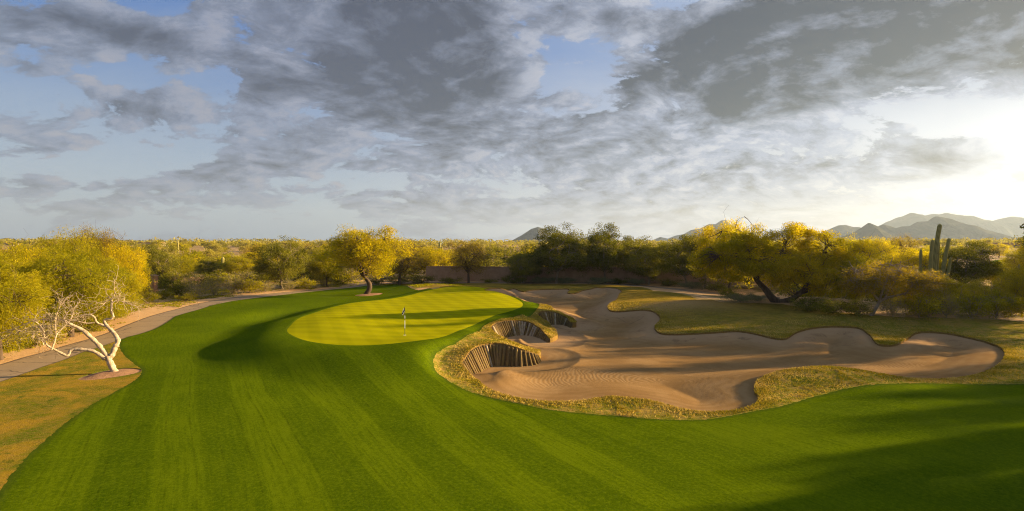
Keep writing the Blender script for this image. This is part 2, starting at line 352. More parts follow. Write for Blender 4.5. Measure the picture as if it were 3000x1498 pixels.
def split(V, T, col):
    s = V[:, col].copy(); s[np.abs(s) < 1e-5] = 1e-5
    ins = s > 0; k = ins[T].sum(1)
    Tin, Tout = T[k == 3], T[k == 0]
    mx = T[(k == 1) | (k == 2)]; km = ins[mx].sum(1)
    lone = np.where(km == 1, np.argmax(ins[mx], 1), np.argmin(ins[mx], 1))
    ar = np.arange(len(mx))
    A, B, Cc = mx[ar, lone], mx[ar, (lone+1) % 3], mx[ar, (lone+2) % 3]
    def key(p, q): return np.minimum(p, q).astype(np.int64)*len(V)+np.maximum(p, q)
    keys = np.concatenate([key(A, B), key(A, Cc)])
    u, inv = np.unique(keys, return_inverse=True)
    lo, hi = u//len(V), u % len(V)
    t = (s[lo]/(s[lo]-s[hi]))[:, None]
    NV = V[lo]*(1-t)+V[hi]*t; NV[:, col] = 0
    V2 = np.concatenate([V, NV]); n = len(mx)
    Pp, Q = len(V)+inv[:n], len(V)+inv[n:]
    t1 = np.stack([A, Pp, Q], 1); t2 = np.concatenate([np.stack([Pp, B, Cc], 1), np.stack([Pp, Cc, Q], 1)])
    li = km == 1; l2 = np.concatenate([li, li])
    Tin = np.concatenate([Tin, t1[li], t2[~l2]]); Tout = np.concatenate([Tout, t1[~li], t2[l2]])
    # cut edges, directed so that the inside lies on their left-hand triangle
    E = np.where(li[:, None], np.stack([Pp, Q], 1), np.stack([Q, Pp], 1))
    return V2, Tin, Tout, E

def mesh_obj(name, V, faces, mat, attrs=None, smooth_=True, parent=None, fsize=3):
    me = bpy.data.meshes.new(name)
    V = np.ascontiguousarray(V, dtype=np.float32); faces = np.ascontiguousarray(faces, dtype=np.int32)
    n = len(faces)
    me.vertices.add(len(V)); me.vertices.foreach_set('co', V.ravel())
    me.loops.add(n*fsize); me.loops.foreach_set('vertex_index', faces.ravel())
    me.polygons.add(n); me.polygons.foreach_set('loop_start', np.arange(0, n*fsize, fsize, dtype=np.int32))
    me.update(calc_edges=True)
    me.polygons.foreach_set('use_smooth', np.full(n, bool(smooth_)))
    for k, v in (attrs or {}).items():
        at = me.attributes.new(k, 'FLOAT', 'POINT'); at.data.foreach_set('value', np.ascontiguousarray(v, dtype=np.float32))
    if mat: me.materials.append(mat)
    me.update()
    if name is None: return me
    o = bpy.data.objects.new(name, me); C.objects.link(o)
    if parent: o.parent = parent
    return o
def region(name, V, Tt, mat, zf=None, skirt=None, dz=0.0):
    used, inv = np.unique(Tt, return_inverse=True)
    W = V[used].copy(); faces = inv.reshape(-1, 3)
    if zf is not None: W[:, 2] = zf(W)
    W[:, 2] += dz
    if skirt is not None and len(skirt[0]):
        E, low = skirt                         # ground side: a strip from the edge down to low(x, y)
        p, q = V[E[:, 0]], V[E[:, 1]]
        n = len(W); m = len(E)
        tp, tq = p.copy(), q.copy(); bp, bq = p.copy(), q.copy()
        bp[:, 2] = low(p)-.03; bq[:, 2] = low(q)-.03
        tp[:, 2] += dz; tq[:, 2] += dz
        W = np.concatenate([W, tp, tq, bq, bp])
        i = np.arange(m)
        faces = np.concatenate([faces, np.stack([n+i, n+m+i, n+2*m+i], 1), np.stack([n+i, n+2*m+i, n+3*m+i], 1)])
    o = mesh_obj(name, W[:, :3], faces, mat, {'sdb': W[:, CB], 'sdg': W[:, CG], 'sdf': W[:, CF], 'sdp': W[:, CP], 'dry': W[:, CD], 'y_': W[:, 1]})
    o['kind'] = 'structure'
    return o
V = VA
V, Tb, Tr, Eb = split(V, TR, CB)
sandlow = lambda p: sand_z(p[:, 0], p[:, 1], np.zeros(len(p)))
V, Tp, Tr, Ep = split(V, Tr, CP)
pathlow = lambda p: p[:, 2]-.02
V, Tg, Tr, Eg = split(V, Tr, CG)
V, Tm, Tr, Em = split(V, Tr, CM)
V, Tf, Tr, Ef = split(V, Tr, CF)
V, Trg, Tr, Er = split(V, Tr, CR)
V, Tl, Tr, El = split(V, Tr, CL)
MS = dict(fair=m_fairway(), green=m_green(), rough=m_rough('rough_turf', False), left=m_rough('dormant_turf', True), sand=m_sand(), path=m_path(), ground=m_ground())
MS['mulch'] = m_simple('mulch', (0.40, 0.21, 0.10), (0.24, 0.12, 0.055), 6, .95, .9, .06, obj=False)
region('bunker_sand', V, Tb, MS['sand'], lambda W: sand_z(W[:, 0], W[:, 1], W[:, CB]))
region('path', V, Tp, MS['path'], dz=-.02)
region('putting_green', V, Tg, MS['green'], dz=-.015)
region('mulch_ring', V, Tm, MS['mulch'], lambda W: W[:, 2]+.12*smooth(W[:, CM]/.8)-.03)
region('fairway', V, Tf, MS['fair'], skirt=(np.concatenate([Eg, Em]), lambda p: p[:, 2]-.05))
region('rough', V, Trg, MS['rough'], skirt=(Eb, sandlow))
region('lawn', V, Tl, MS['left'])
region('ground', V, Tr, MS['ground'], skirt=(Ep, pathlow))

def H(x, y): return float(h0(np.array([x]), np.array([y]))[0])

# ------------------------------------------------------------------ tubes, leaves, trees
def tube(path, radii, n=6):
    p = np.array(path, float); r = np.array(radii, float); m = len(p)
    tg = np.gradient(p, axis=0); tg /= np.linalg.norm(tg, axis=1)[:, None]+1e-9
    ref = np.array([0.31, 0.17, 0.93]) if abs(tg[:, 2]).mean() < .8 else np.array([1.0, .2, .1])
    u = np.cross(tg, ref); u /= np.linalg.norm(u, axis=1)[:, None]+1e-9
    v = np.cross(tg, u)
    an = np.linspace(0, 2*np.pi, n, endpoint=False)
    Vv = (p[:, None]+r[:, None, None]*(np.cos(an)[None, :, None]*u[:, None]+np.sin(an)[None, :, None]*v[:, None])).reshape(-1, 3)
    i = np.arange(m-1)[:, None]*n; j = np.arange(n)[None]
    a_, b_ = i+j, i+(j+1) % n
    Fq = np.stack([a_, b_, b_+n, a_+n], -1).reshape(-1, 4)
    return Vv, Fq
def join(parts):
    vs, fs, o = [], [], 0
    for v_, f_ in parts:
        vs.append(v_); fs.append(f_+o); o += len(v_)
    return np.concatenate(vs), np.concatenate(fs)
def curve(a_, b_, rng, bend=.18, n=6, sag=0.0):
    a_, b_ = np.array(a_, float), np.array(b_, float)
    L = np.linalg.norm(b_-a_); t = np.linspace(0, 1, n)[:, None]
    off = rng.normal(0, 1, 3)*bend*L; off2 = rng.normal(0, 1, 3)*bend*.4*L
    return a_*(1-t)+b_*t+off*np.sin(np.pi*t)+off2*np.sin(2*np.pi*t)+np.array([0, 0, sag*L])*np.sin(np.pi*t)
def leaf_quads(cn, dr, L, W, rng):
    n = len(cn)
    dr = dr/(np.linalg.norm(dr, axis=1)[:, None]+1e-9)
    sd_ = np.cross(dr, rng.normal(0, 1, (n, 3))); sd_ /= np.linalg.norm(sd_, axis=1)[:, None]+1e-9
    l = (L*rng.uniform(.6, 1.3, n))[:, None]; w = (W*rng.uniform(.6, 1.3, n))[:, None]
    v_ = np.stack([cn-dr*l*.5, cn+sd_*w*.5, cn+dr*l*.5, cn-sd_*w*.5], 1).reshape(-1, 3)
    return v_, np.arange(4*n).reshape(-1, 4)
def build_tree(seed, h, r, trunk_h, nclump, per, leaf=(.25, .07), droop=.2, trunk_r=.2, low=.15, spread=.16, lean=(0, 0), limbs=6, lift=(0, 0, 0), hollow=.45, twigs=0, flat=.85, bark_n=7, asym=.25, limb_to=.62, updir=0.0):
    """crown fills a lumpy envelope from low*h to h; returns trunk and crown geometry"""
    rng = np.random.default_rng(seed)
    zc = h*(low+1)/2; rz = h*(1-low)/2
    top = np.array([lean[0], lean[1], trunk_h])
    parts = []
    tp = curve((0, 0, -.25), top, rng, .07, 7)
    parts.append(tube(tp, np.linspace(trunk_r*1.25, trunk_r*.8, 7), 9))
    ph = rng.uniform(0, 6.28, 6)
    def env(d_):
        az = np.arctan2(d_[..., 1], d_[..., 0]); el = d_[..., 2]
        return 1+asym*(np.sin(2*az+ph[0])*.5+np.sin(3*az+ph[1]+2*el)*.5+np.sin(5*az+ph[2]+4*el)*.35+np.sin(4*el*2+ph[3])*.25)
    limb_pts = []
    for k in range(limbs):
        az = 2*math.pi*(k+rng.uniform(-.3, .3))/limbs
        el = rng.uniform(.15, 1.1)
        d_ = np.array([math.cos(az)*math.cos(el), math.sin(az)*math.cos(el), math.sin(el)])
        e_ = np.array([0, 0, zc])+d_*np.array([r, r, rz])*limb_to*env(d_)
        e_[:2] += top[:2]
        c_ = curve(top, e_, rng, .13, 9, .05)
        parts.append(tube(c_, np.linspace(trunk_r*.62, trunk_r*.16, 9), 6))
        limb_pts.append(c_[2:])
    LP = np.concatenate(limb_pts)
    D_ = rng.normal(0, 1, (nclump, 3)); D_ /= np.linalg.norm(D_, axis=1)[:, None]
    D_[:, 2] = np.where(D_[:, 2] < 0, D_[:, 2]*flat, D_[:, 2])
    rad = hollow+(1-hollow)*rng.uniform(0, 1, nclump)**.6
    cl = np.array([top[0], top[1], zc])+D_*np.array([r, r, rz])*(rad*env(D_))[:, None]*.92
    cl[:, 2] = np.maximum(cl[:, 2], h*low*.7)
    cv, cf, ct = [], [], []
    o = 0
    for c_ in cl:
        j = np.argmin(((LP-c_)**2).sum(1)+rng.uniform(0, .3*r*r*.1, len(LP)))
        bc = curve(LP[j], c_, rng, .14, 5)
        parts.append(tube(bc, np.linspace(trunk_r*.17, .012, 5), 4))
        for q in range(twigs):
            e_ = c_+rng.normal(0, 1, 3)*r*spread*.95
            parts.append(tube(curve(bc[3], e_, rng, .2, 4), np.linspace(.016, .006, 4), 3))
        sp = r*spread*rng.uniform(.7, 1.35)
        n = int(per*rng.uniform(.5, 1.4))
        if n < 1: continue
        pt = rng.normal(0, 1, (n, 3)); pt /= np.linalg.norm(pt, axis=1)[:, None]
        pt = pt*(rng.uniform(0, 1, n)**.45)[:, None]*sp*1.5*np.array([1.15, 1.15, .8])
        cn = c_+pt
        cn[:, 2] -= droop*.6*(pt**2).sum(1)**.5
        out_ = (c_-np.array([top[0], top[1], zc])); out_ /= np.linalg.norm(out_)+1e-6
        dr = rng.normal(0, .75, (n, 3))+out_*.5+pt/(sp*1.5)*.6+np.array([0, 0, updir-droop*1.8])+np.array(lift)
        v_, f_ = leaf_quads(cn, dr, leaf[0], leaf[1], rng)
        cv.append(v_); cf.append(f_+o); o += len(v_)
        tint = np.clip(rng.uniform(.15, .85)*.55+rng.uniform(0, 1, n)*.45+.12*(pt[:, 2]/(sp*1.5)), 0, 1)
        ct.append(np.repeat(tint, 4))
    tv, tf = join(parts)
    return (tv, tf), (np.concatenate(cv), np.concatenate(cf), np.concatenate(ct))
def mesh_only(name, v_, f_, mat, attrs=None, smooth_=True, fs=4):
    o = mesh_obj(name, v_, f_, mat, attrs, smooth_, None, fs); me = o.data; bpy.data.objects.remove(o); return me
BARK = m_simple('bark_dark', (0.055, 0.035, 0.02), (0.115, 0.075, 0.045), 5, .95, .9, .03, (1, 1, .3))
BARKL = m_simple('bark_pale', (0.30, 0.23, 0.15), (0.17, 0.12, 0.07), 5, .95, .8, .03, (1, 1, .3))
def m_bone():
    m, nt = new_mat('bare_wood'); p = nt.N('ShaderNodeTexCoord').outputs['Object']
    n = nt.noise(p, 4, 5, .7); k = nt.noise(stretch(nt, p, 5, 5, 1.1), 4, 5, .75, .6)
    col = nt.mix(nt.ss(n, .35, .65), (0.58, 0.45, 0.29), (0.40, 0.28, 0.165))
    col = nt.mix(nt.ss(k, .54, .66, 0, .8), col, (0.13, 0.08, 0.045))
    finish(nt, col, .9, nt.M('SUBTRACT', n, k), 1.0, .05, .1); return m
BONE = m_bone()
LM = dict(
 gold=m_leaf('leaf_gold', (0.22, 0.20, 0.006), (0.45, 0.36, 0.006), (0.78, 0.56, 0.012), .62),
 lime=m_leaf('leaf_lime', (0.16, 0.155, 0.006), (0.33, 0.285, 0.010), (0.62, 0.48, 0.020), .62),
 olive=m_leaf('leaf_olive', (0.09, 0.09, 0.010), (0.19, 0.175, 0.018), (0.38, 0.31, 0.030), .4),
 dark=m_leaf('leaf_dark', (0.06, 0.065, 0.006), (0.14, 0.135, 0.010), (0.32, 0.27, 0.018), .4),
 brown=m_leaf('leaf_brown', (0.15, 0.105, 0.010), (0.28, 0.195, 0.014), (0.46, 0.32, 0.030), .45),
 sage=m_leaf('leaf_sage', (0.13, 0.14, 0.060), (0.21, 0.21, 0.095), (0.31, 0.29, 0.14), .3),
 pale=m_leaf('leaf_pale', (0.20, 0.175, 0.030), (0.35, 0.29, 0.050), (0.50, 0.40, 0.075), .45))
PROTO = {}
def proto(key, bark, leafm, **kw):
    (tv, tf), (cv, cf, ct) = build_tree(**kw)
    PROTO[key] = (mesh_only(key+'_trunk', tv, tf, bark), mesh_only(key+'_crown', cv, cf, LM[leafm], {'tint': ct}, False), kw['h'], kw['r'])
    # real extents measured on the finished crown
    wx = np.percentile(np.abs(cv[:, 0]), 98); zt = np.percentile(cv[:, 2], 99.7)
    PROTO[key] = (PROTO[key][0], PROTO[key][1], float(zt), float(wx))
proto('palo_a', BARK, 'gold', seed=3, h=8.5, r=4.2, trunk_h=2.3, nclump=170, per=230, leaf=(.24, .06), droop=.15, trunk_r=.24, low=.27, spread=.14, limbs=7, twigs=1, asym=.3)
proto('palo_b', BARK, 'lime', seed=8, h=8, r=4.6, trunk_h=1.6, nclump=170, per=230, leaf=(.24, .06), droop=.22, trunk_r=.2, low=.08, spread=.15, limbs=7, twigs=1, asym=.3)
proto('palo_c', BARK, 'gold', seed=14, h=7, r=4.5, trunk_h=1.4, nclump=150, per=220, leaf=(.24, .06), droop=.1, trunk_r=.2, low=.1, spread=.15, limbs=6, twigs=2, asym=.35)
proto('iron_a', BARKL, 'olive', seed=21, h=8, r=3.8, trunk_h=1.6, nclump=150, per=220, leaf=(.22, .075), droop=.0, trunk_r=.18, low=.12, spread=.15, limbs=8, twigs=1, asym=.4, updir=.5)
proto('iron_b', BARKL, 'dark', seed=22, h=9, r=3.6, trunk_h=1.8, nclump=140, per=210, leaf=(.22, .08), droop=.0, trunk_r=.18, low=.16, spread=.14, limbs=7, twigs=1, asym=.5, updir=.6)
proto('mesq_a', BARK, 'brown', seed=31, h=7, r=4.2, trunk_h=1.8, nclump=140, per=110, leaf=(.20, .05), droop=.1, trunk_r=.2, low=.2, spread=.17, limbs=8, twigs=4, asym=.3)
proto('weep_a', BARK, 'lime', seed=41, h=7, r=4.6, trunk_h=2.4, nclump=190, per=300, leaf=(.32, .045), droop=.30, trunk_r=.24, low=.12, spread=.15, limbs=7, twigs=1, asym=.35, lift=(.9, .2, .1))
proto('bush_a', BARKL, 'lime', seed=51, h=2.2, r=1.6, trunk_h=.25, nclump=40, per=110, leaf=(.16, .05), droop=-.1, trunk_r=.05, low=.0, spread=.2, limbs=8, twigs=2, asym=.3, updir=.7, hollow=.3)
proto('bush_b', BARKL, 'pale', seed=52, h=2.4, r=2.2, trunk_h=.2, nclump=45, per=60, leaf=(.16, .045), droop=-.1, trunk_r=.05, low=.0, spread=.2, limbs=10, twigs=5, asym=.35, updir=.6, hollow=.3, limb_to=.9)
proto('bush_c', BARK, 'dark', seed=53, h=2.0, r=1.8, trunk_h=.2, nclump=40, per=100, leaf=(.16, .06), droop=0, trunk_r=.05, low=.0, spread=.2, limbs=8, twigs=1, asym=.3, updir=.4, hollow=.3)
proto('bush_s', BARKL, 'sage', seed=54, h=1.6, r=1.7, trunk_h=.15, nclump=45, per=110, leaf=(.15, .045), droop=-.1, trunk_r=.04, low=.0, spread=.18, limbs=8, twigs=1, asym=.25, updir=.9, hollow=.3)
# light versions for the far desert
proto('far_gold', BARK, 'gold', seed=61, h=6, r=3.6, trunk_h=1.4, nclump=60, per=55, leaf=(.5, .16), droop=.1, trunk_r=.16, low=.1, spread=.17, limbs=5, asym=.35)
proto('far_lime', BARK, 'lime', seed=62, h=5.5, r=3.6, trunk_h=1.2, nclump=60, per=55, leaf=(.5, .15), droop=.1, trunk_r=.16, low=.05, spread=.17, limbs=5, asym=.35)
proto('far_pale', BARKL, 'pale', seed=63, h=5, r=3.4, trunk_h=1.0, nclump=60, per=50, leaf=(.5, .14), droop=-.05, trunk_r=.14, low=.05, spread=.17, limbs=5, asym=.35, updir=.4)
proto('far_olive', BARKL, 'olive', seed=64, h=6.5, r=3.6, trunk_h=1.3, nclump=60, per=60, leaf=(.5, .17), droop=.0, trunk_r=.15, low=.06, spread=.17, limbs=5, asym=.35, updir=.3)
proto('far_brown', BARK, 'brown', seed=65, h=5.5, r=3.5, trunk_h=1.2, nclump=60, per=45, leaf=(.45, .13), droop=.05, trunk_r=.14, low=.1, spread=.18, limbs=6, twigs=2, asym=.35)

rnd = random.Random(5)
def put(key, name, cat, label, x, y, h, w, rot=None, group=None, sink=0.1, tilt=0.0):
    tm, cm, ph_, pw_ = PROTO[key]
    e = bpy.data.objects.new(name, None); C.objects.link(e)
    e.location = (x, y, H(x, y)-sink*min(1, h/4)); e.rotation_euler = (0, tilt, rnd.uniform(0, 6.28) if rot is None else rot)
    e.scale = (w/2/pw_, w/2/pw_, h/ph_)
    e['label'] = label; e['category'] = cat
    if group: e['group'] = group
    shrub = key.startswith('bush')
    for nm, me in (('stem' if shrub else 'trunk', tm), ('foliage' if shrub else 'crown', cm)):
        o = bpy.data.objects.new(nm, me); C.objects.link(o); o.parent = e
    return e
def tp(key, name, cat, label, px, base, top, wpx, **kw):
    x, y = ray_hit(px, base)
    z = H(x, y); h = CH-(top-HY)/F*y-z; w = wpx/F*y
    return put(key, name, cat, label, x, y, h, w*y/math.hypot(x, y), **kw)
def td(key, name, cat, label, px, D, top, wpx, **kw):
    x, y = (px-CX)/F*D, D
    z = H(x, y); h = CH-(top-HY)/F*y-z
    return put(key, name, cat, label, x, y, h, wpx/F*y*y/math.hypot(x, y), **kw)
# ---- the left cluster
tp('weep_a', 'weeping_tree', 'tree', 'drooping wind swept tree with pale thick trunk cut by the left edge', 4, 905, 660, 250, rot=.3)
tp('weep_a', 'weeping_tree', 'tree', 'light olive weeping tree sweeping over the path behind the bare white tree', 175, 848, 640, 300, rot=2.5)
tp('weep_a', 'weeping_tree', 'tree', 'small weeping tree beside the bend of the path right behind the bare tree', 262, 815, 672, 170, rot=4.4)
tp('palo_c', 'palo_verde_tree', 'tree', 'amber leafed tree at the left edge behind the weeping trees', 48, 800, 614, 210, rot=1)
tp('palo_b', 'palo_verde_tree', 'tree', 'tallest yellow green tree of the left cluster', 178, 775, 576, 210, rot=2)
tp('mesq_a', 'mesquite_tree', 'tree', 'thin feathery tree reaching up beside the tallest left tree', 238, 765, 570, 150, rot=.5)
tp('palo_c', 'palo_verde_tree', 'tree', 'orange tinged bushy tree right of the feathery tree on the left', 300, 765, 612, 130, rot=3)
tp('palo_b', 'palo_verde_tree', 'tree', 'dense green tree low at the left edge over the dirt shoulder', 70, 850, 668, 190, rot=5)
tp('iron_a', 'ironwood_tree', 'tree', 'grey green rounded tree above the brick pillars', 398, 722, 608, 115, rot=1.1)
tp('far_gold', 'palo_verde_tree', 'tree', 'low orange tree beyond the low wall left of the saguaro', 480, 690, 640, 80)
for px, b, t_, w, k, lab in [
    (371,762,728,56,'bush_a','round dark green shrub on the dirt left of the path bend'),
    (323,782,742,62,'bush_c','low leafy shrub at the path side right of the weeping trees'),
    (290,806,765,60,'bush_a','rough shrub beside the dirt shoulder behind the bare tree'),
    (410,752,725,46,'bush_a','small upright shrub beside the round dark green shrub'),
    (445,745,700,80,'bush_c','wide dark shrub in front of the low wall'),
    (497,752,702,84,'bush_b','straggly shrub with pale bare branches nearest the path'),
    (538,745,692,84,'bush_b','taller straggly shrub with white branches beside the first one'),
    (585,740,686,90,'bush_b','large open shrub of pale branches left of the dark tree'),
    (628,737,694,70,'bush_a','green shrub at the foot of the dark ironwood'),
    (470,758,733,44,'bush_a','dense rounded shrub at the dirt edge below the straggly ones'),
    (668,735,705,50,'bush_b','pale shrub under the dark ironwood crown'),
    (770,726,694,60,'bush_a','leafy yellow shrub between the ironwood and the golden tree'),
    (728,730,703,50,'bush_b','twiggy pale shrub right of the ironwood trunk'),
    (815,722,695,50,'bush_b','twiggy shrub behind the golden tree on the left'),
    (860,716,690,60,'bush_c','dark shrub right behind the golden tree'),
    (120,868,800,100,'bush_a','low green bush on the dirt under the weeping tree'),
    (40,880,812,90,'bush_c','dark bush at the left edge beside the pale trunk'),
    (225,835,775,80,'bush_c','dark bush behind the twigs of the bare white tree'),
    ]:
    tp(k, 'desert_shrub', 'shrub', lab, px, b, t_, w)
rb = random.Random(9)
belt = [('dark belt shrub %s', 'bush_c'), ('leafy belt shrub %s', 'bush_a'), ('twiggy pale belt shrub %s', 'bush_b')]
spots_ = [(410,84,'above the round dark green shrub'),(432,90,'at the left end of the low mauve wall'),(462,86,'left of the first straggly shrub'),(515,88,'between the first two straggly shrubs'),(560,90,'between the second and third straggly shrubs'),(606,92,'above the third straggly shrub'),(650,94,'left of the dark ironwood trunk'),(690,96,'behind the dark ironwood trunk'),(740,98,'between the ironwoods and the yellow green tree'),(790,100,'under the yellow green tree beside the golden one'),(845,98,'seen left of the golden tree trunk'),(880,100,'seen right behind the golden tree trunk'),(350,72,'between the first two brick pillars and the path')]
for i, (px, D, where) in enumerate(spots_):
    lab, k = belt[i % 3]
    td(k, 'desert_shrub', 'shrub', lab % where, px, D, CH and 615+int((CH-2.3)/D*F*.93), 76)
for px, D, t_, w, k, lab in [(455,100,640,90,'palo_b','yellow green tree behind the left part of the low wall'),(520,108,646,90,'iron_a','grey green tree behind the middle of the low wall'),(600,104,640,90,'palo_b','yellow green tree left of the dark ironwood pair'),(655,110,630,80,'palo_c','golden tree behind the left shoulder of the dark ironwood')]:
    td(k, 'palo_verde_tree' if 'palo' in k else 'ironwood_tree', 'tree', lab, px, D, t_, w)
# ---- middle
tp('iron_a', 'ironwood_tree', 'tree', 'dark olive tree with pale stems left of the golden tree', 708, 728, 598, 135, rot=.4)
tp('iron_b', 'ironwood_tree', 'tree', 'dark tree leaning against the olive ironwood on its right', 752, 722, 612, 80, rot=1.4)
tp('palo_b', 'palo_verde_tree', 'tree', 'yellow green tree tucked behind the left side of the golden tree', 822, 722, 620, 90, rot=1.4)
tp('palo_a', 'palo_verde_tree', 'tree', 'golden tree standing alone on the turf beside the putting green', 916, 741, 571, 186, rot=.8)
tp('mesq_a', 'mesquite_tree', 'tree', 'twiggy yellow brown tree just right of the golden tree', 1005, 716, 603, 150, rot=2.2)
td('palo_c', 'palo_verde_tree', 'tree', 'yellow tree behind the left end of the tan wall', 1085, 112, 622, 110, rot=2.2)
tp('mesq_a', 'mesquite_tree', 'tree', 'rounded rust brown tree in front of the tan wall', 1178, 712, 604, 118, rot=5)
tp('iron_a', 'ironwood_tree', 'tree', 'low green tree right of the rust brown tree at the wall', 1318, 713, 622, 100, rot=2)
tp('iron_b', 'ironwood_tree', 'tree', 'tall dark tree at the wall under the round hill', 1402, 713, 568, 120, rot=.3)
tp('iron_b', 'ironwood_tree', 'tree', 'tall narrow tree with a pale sprig top before the wall', 1520, 712, 562, 88, rot=3.3)
tp('iron_a', 'ironwood_tree', 'tree', 'wide tree of many pale stems in front of the wall middle', 1468, 708, 594, 140, rot=1.8)
tp('iron_a', 'ironwood_tree', 'tree', 'broad grey green tree of forking pale stems right of the wall middle', 1630, 716, 598, 135, rot=4.0)
tp('iron_b', 'ironwood_tree', 'tree', 'dark tree between the two pale stemmed trees', 1572, 710, 592, 90, rot=5.1)
tp('iron_b', 'ironwood_tree', 'tree', 'dark tree beside the twisted yellow tree', 1722, 722, 590, 110, rot=2.4)
tp('iron_a', 'ironwood_tree', 'tree', 'shaded tree crowding the left of the big yellow tree', 1775, 726, 577, 110, rot=.9)
tp('iron_a', 'ironwood_tree', 'tree', 'dull olive tree at the wall between round hill and low green tree', 1352, 709, 612, 80, rot=3.9)
for i, (px, b, t_, w, k, lab) in enumerate([
    (1230,712,700,40,'bush_c','small dark shrub at the wall foot by the rust brown tree'),
    (1290,713,690,60,'bush_c','dark shrub at the wall foot right of the bare wall stretch'),
    (1365,713,695,55,'bush_s','grey shrub at the wall foot under the tall dark tree'),
    (1420,712,697,60,'bush_s','silver shrub left of the wide pale stemmed tree'),
    (1508,714,696,64,'bush_s','silver shrub under the wide pale stemmed tree'),
    (1555,714,698,60,'bush_c','dark low shrub between the pale stemmed trees'),
    (1600,716,700,50,'bush_s','greyish shrub under the forking pale stems'),
    (1680,720,700,56,'bush_c','dark shrub under the tree next to the twisted yellow one'),
    (1740,727,706,60,'bush_s','silver shrub by the dark track right of the wall'),
    (1800,732,706,60,'bush_c','dark shrub beyond the track at the yellow tree'),
    (1130,713,697,60,'bush_c','dark shrub before the left end of the tan wall'),
    (1060,713,690,70,'bush_c','dark shrub heap right of the twiggy yellow brown tree'),
    (1000,714,694,60,'bush_c','dark shrub under the twiggy yellow brown tree'),
    (948,716,696,50,'bush_c','dark shrub behind the golden tree trunk')]):
    tp(k, 'desert_shrub', 'shrub', lab, px, b, t_, w)
# ---- right
tp('palo_c', 'palo_verde_tree', 'tree', 'yellow tree left part of the big yellow thicket', 1838, 738, 556, 150, rot=3.6)
td('palo_b', 'palo_verde_tree', 'tree', 'yellow tree behind the big leaning tree on the right', 2120, 72, 590, 120, rot=3.1)
tp('palo_b', 'palo_verde_tree', 'tree', 'lower olive yellow tree between big yellow tree and brown tree', 2150, 775, 640, 110, rot=1.1)
td('mesq_a', 'mesquite_tree', 'tree', 'bare topped brown tree behind on the right before the mountains', 2265, 95, 590, 90, rot=1.7)
td('palo_c', 'palo_verde_tree', 'tree', 'yellow tree behind the brown tree left of the saguaro', 2200, 88, 598, 110, rot=4.7)
td('palo_b', 'palo_verde_tree', 'tree', 'olive tree right behind the tall saguaro', 2335, 92, 612, 110, rot=2.7)
tp('iron_b', 'ironwood_tree', 'tree', 'broad dark tree right of the tall saguaro', 2428, 742, 606, 160, rot=2.9)
td('palo_b', 'palo_verde_tree', 'tree', 'shaded green tree at the right edge beyond the bright lawn', 2560, 110, 624, 90, rot=.2)
tp('palo_c', 'palo_verde_tree', 'tree', 'amber bushy tree at the right edge nearest the sand', 2568, 798, 672, 110, rot=.6)
for px, b, t_, w, k, lab in [
    (1862,761,736,84,'bush_s','silver sage shrub on the mound left of the big leaning tree'),
    (1905,759,740,50,'bush_s','small sage shrub touching the big leaning tree trunk'),
    (2030,783,742,90,'bush_c','dark undergrowth shrub under the big yellow crown'),
    (2095,790,748,90,'bush_c','dark shrub between the big yellow tree and the leaning brown one'),
    (2245,797,738,100,'bush_b','tangled twiggy shrub right of the leaning brown tree'),
    (2310,799,722,110,'bush_a','yellow green shrub under the tall saguaro'),
    (2380,800,728,110,'bush_b','straggly shrub before the broad dark tree'),
    (2440,798,722,110,'bush_a','bushy yellow green shrub below the broad dark tree'),
    (2505,800,714,110,'bush_a','large yellow green shrub near the right edge'),
    (2545,798,745,80,'bush_a','bright green low shrub at the right edge'),
    (2345,790,735,90,'bush_c','dark shrub at the foot of the tall saguaro'),
    (1830,748,722,50,'bush_c','dark shrub behind the sage at the track side'),
    (2480,775,715,90,'bush_c','dark shrub behind the large yellow green one on the right'),
    (2400,775,706,90,'bush_c','dark shrub under the crown of the broad dark tree'),
    (2160,795,752,70,'bush_c','dark shrub close left of the leaning pale trunk')]:
    tp(k, 'desert_shrub', 'shrub', lab, px, b, t_, w)

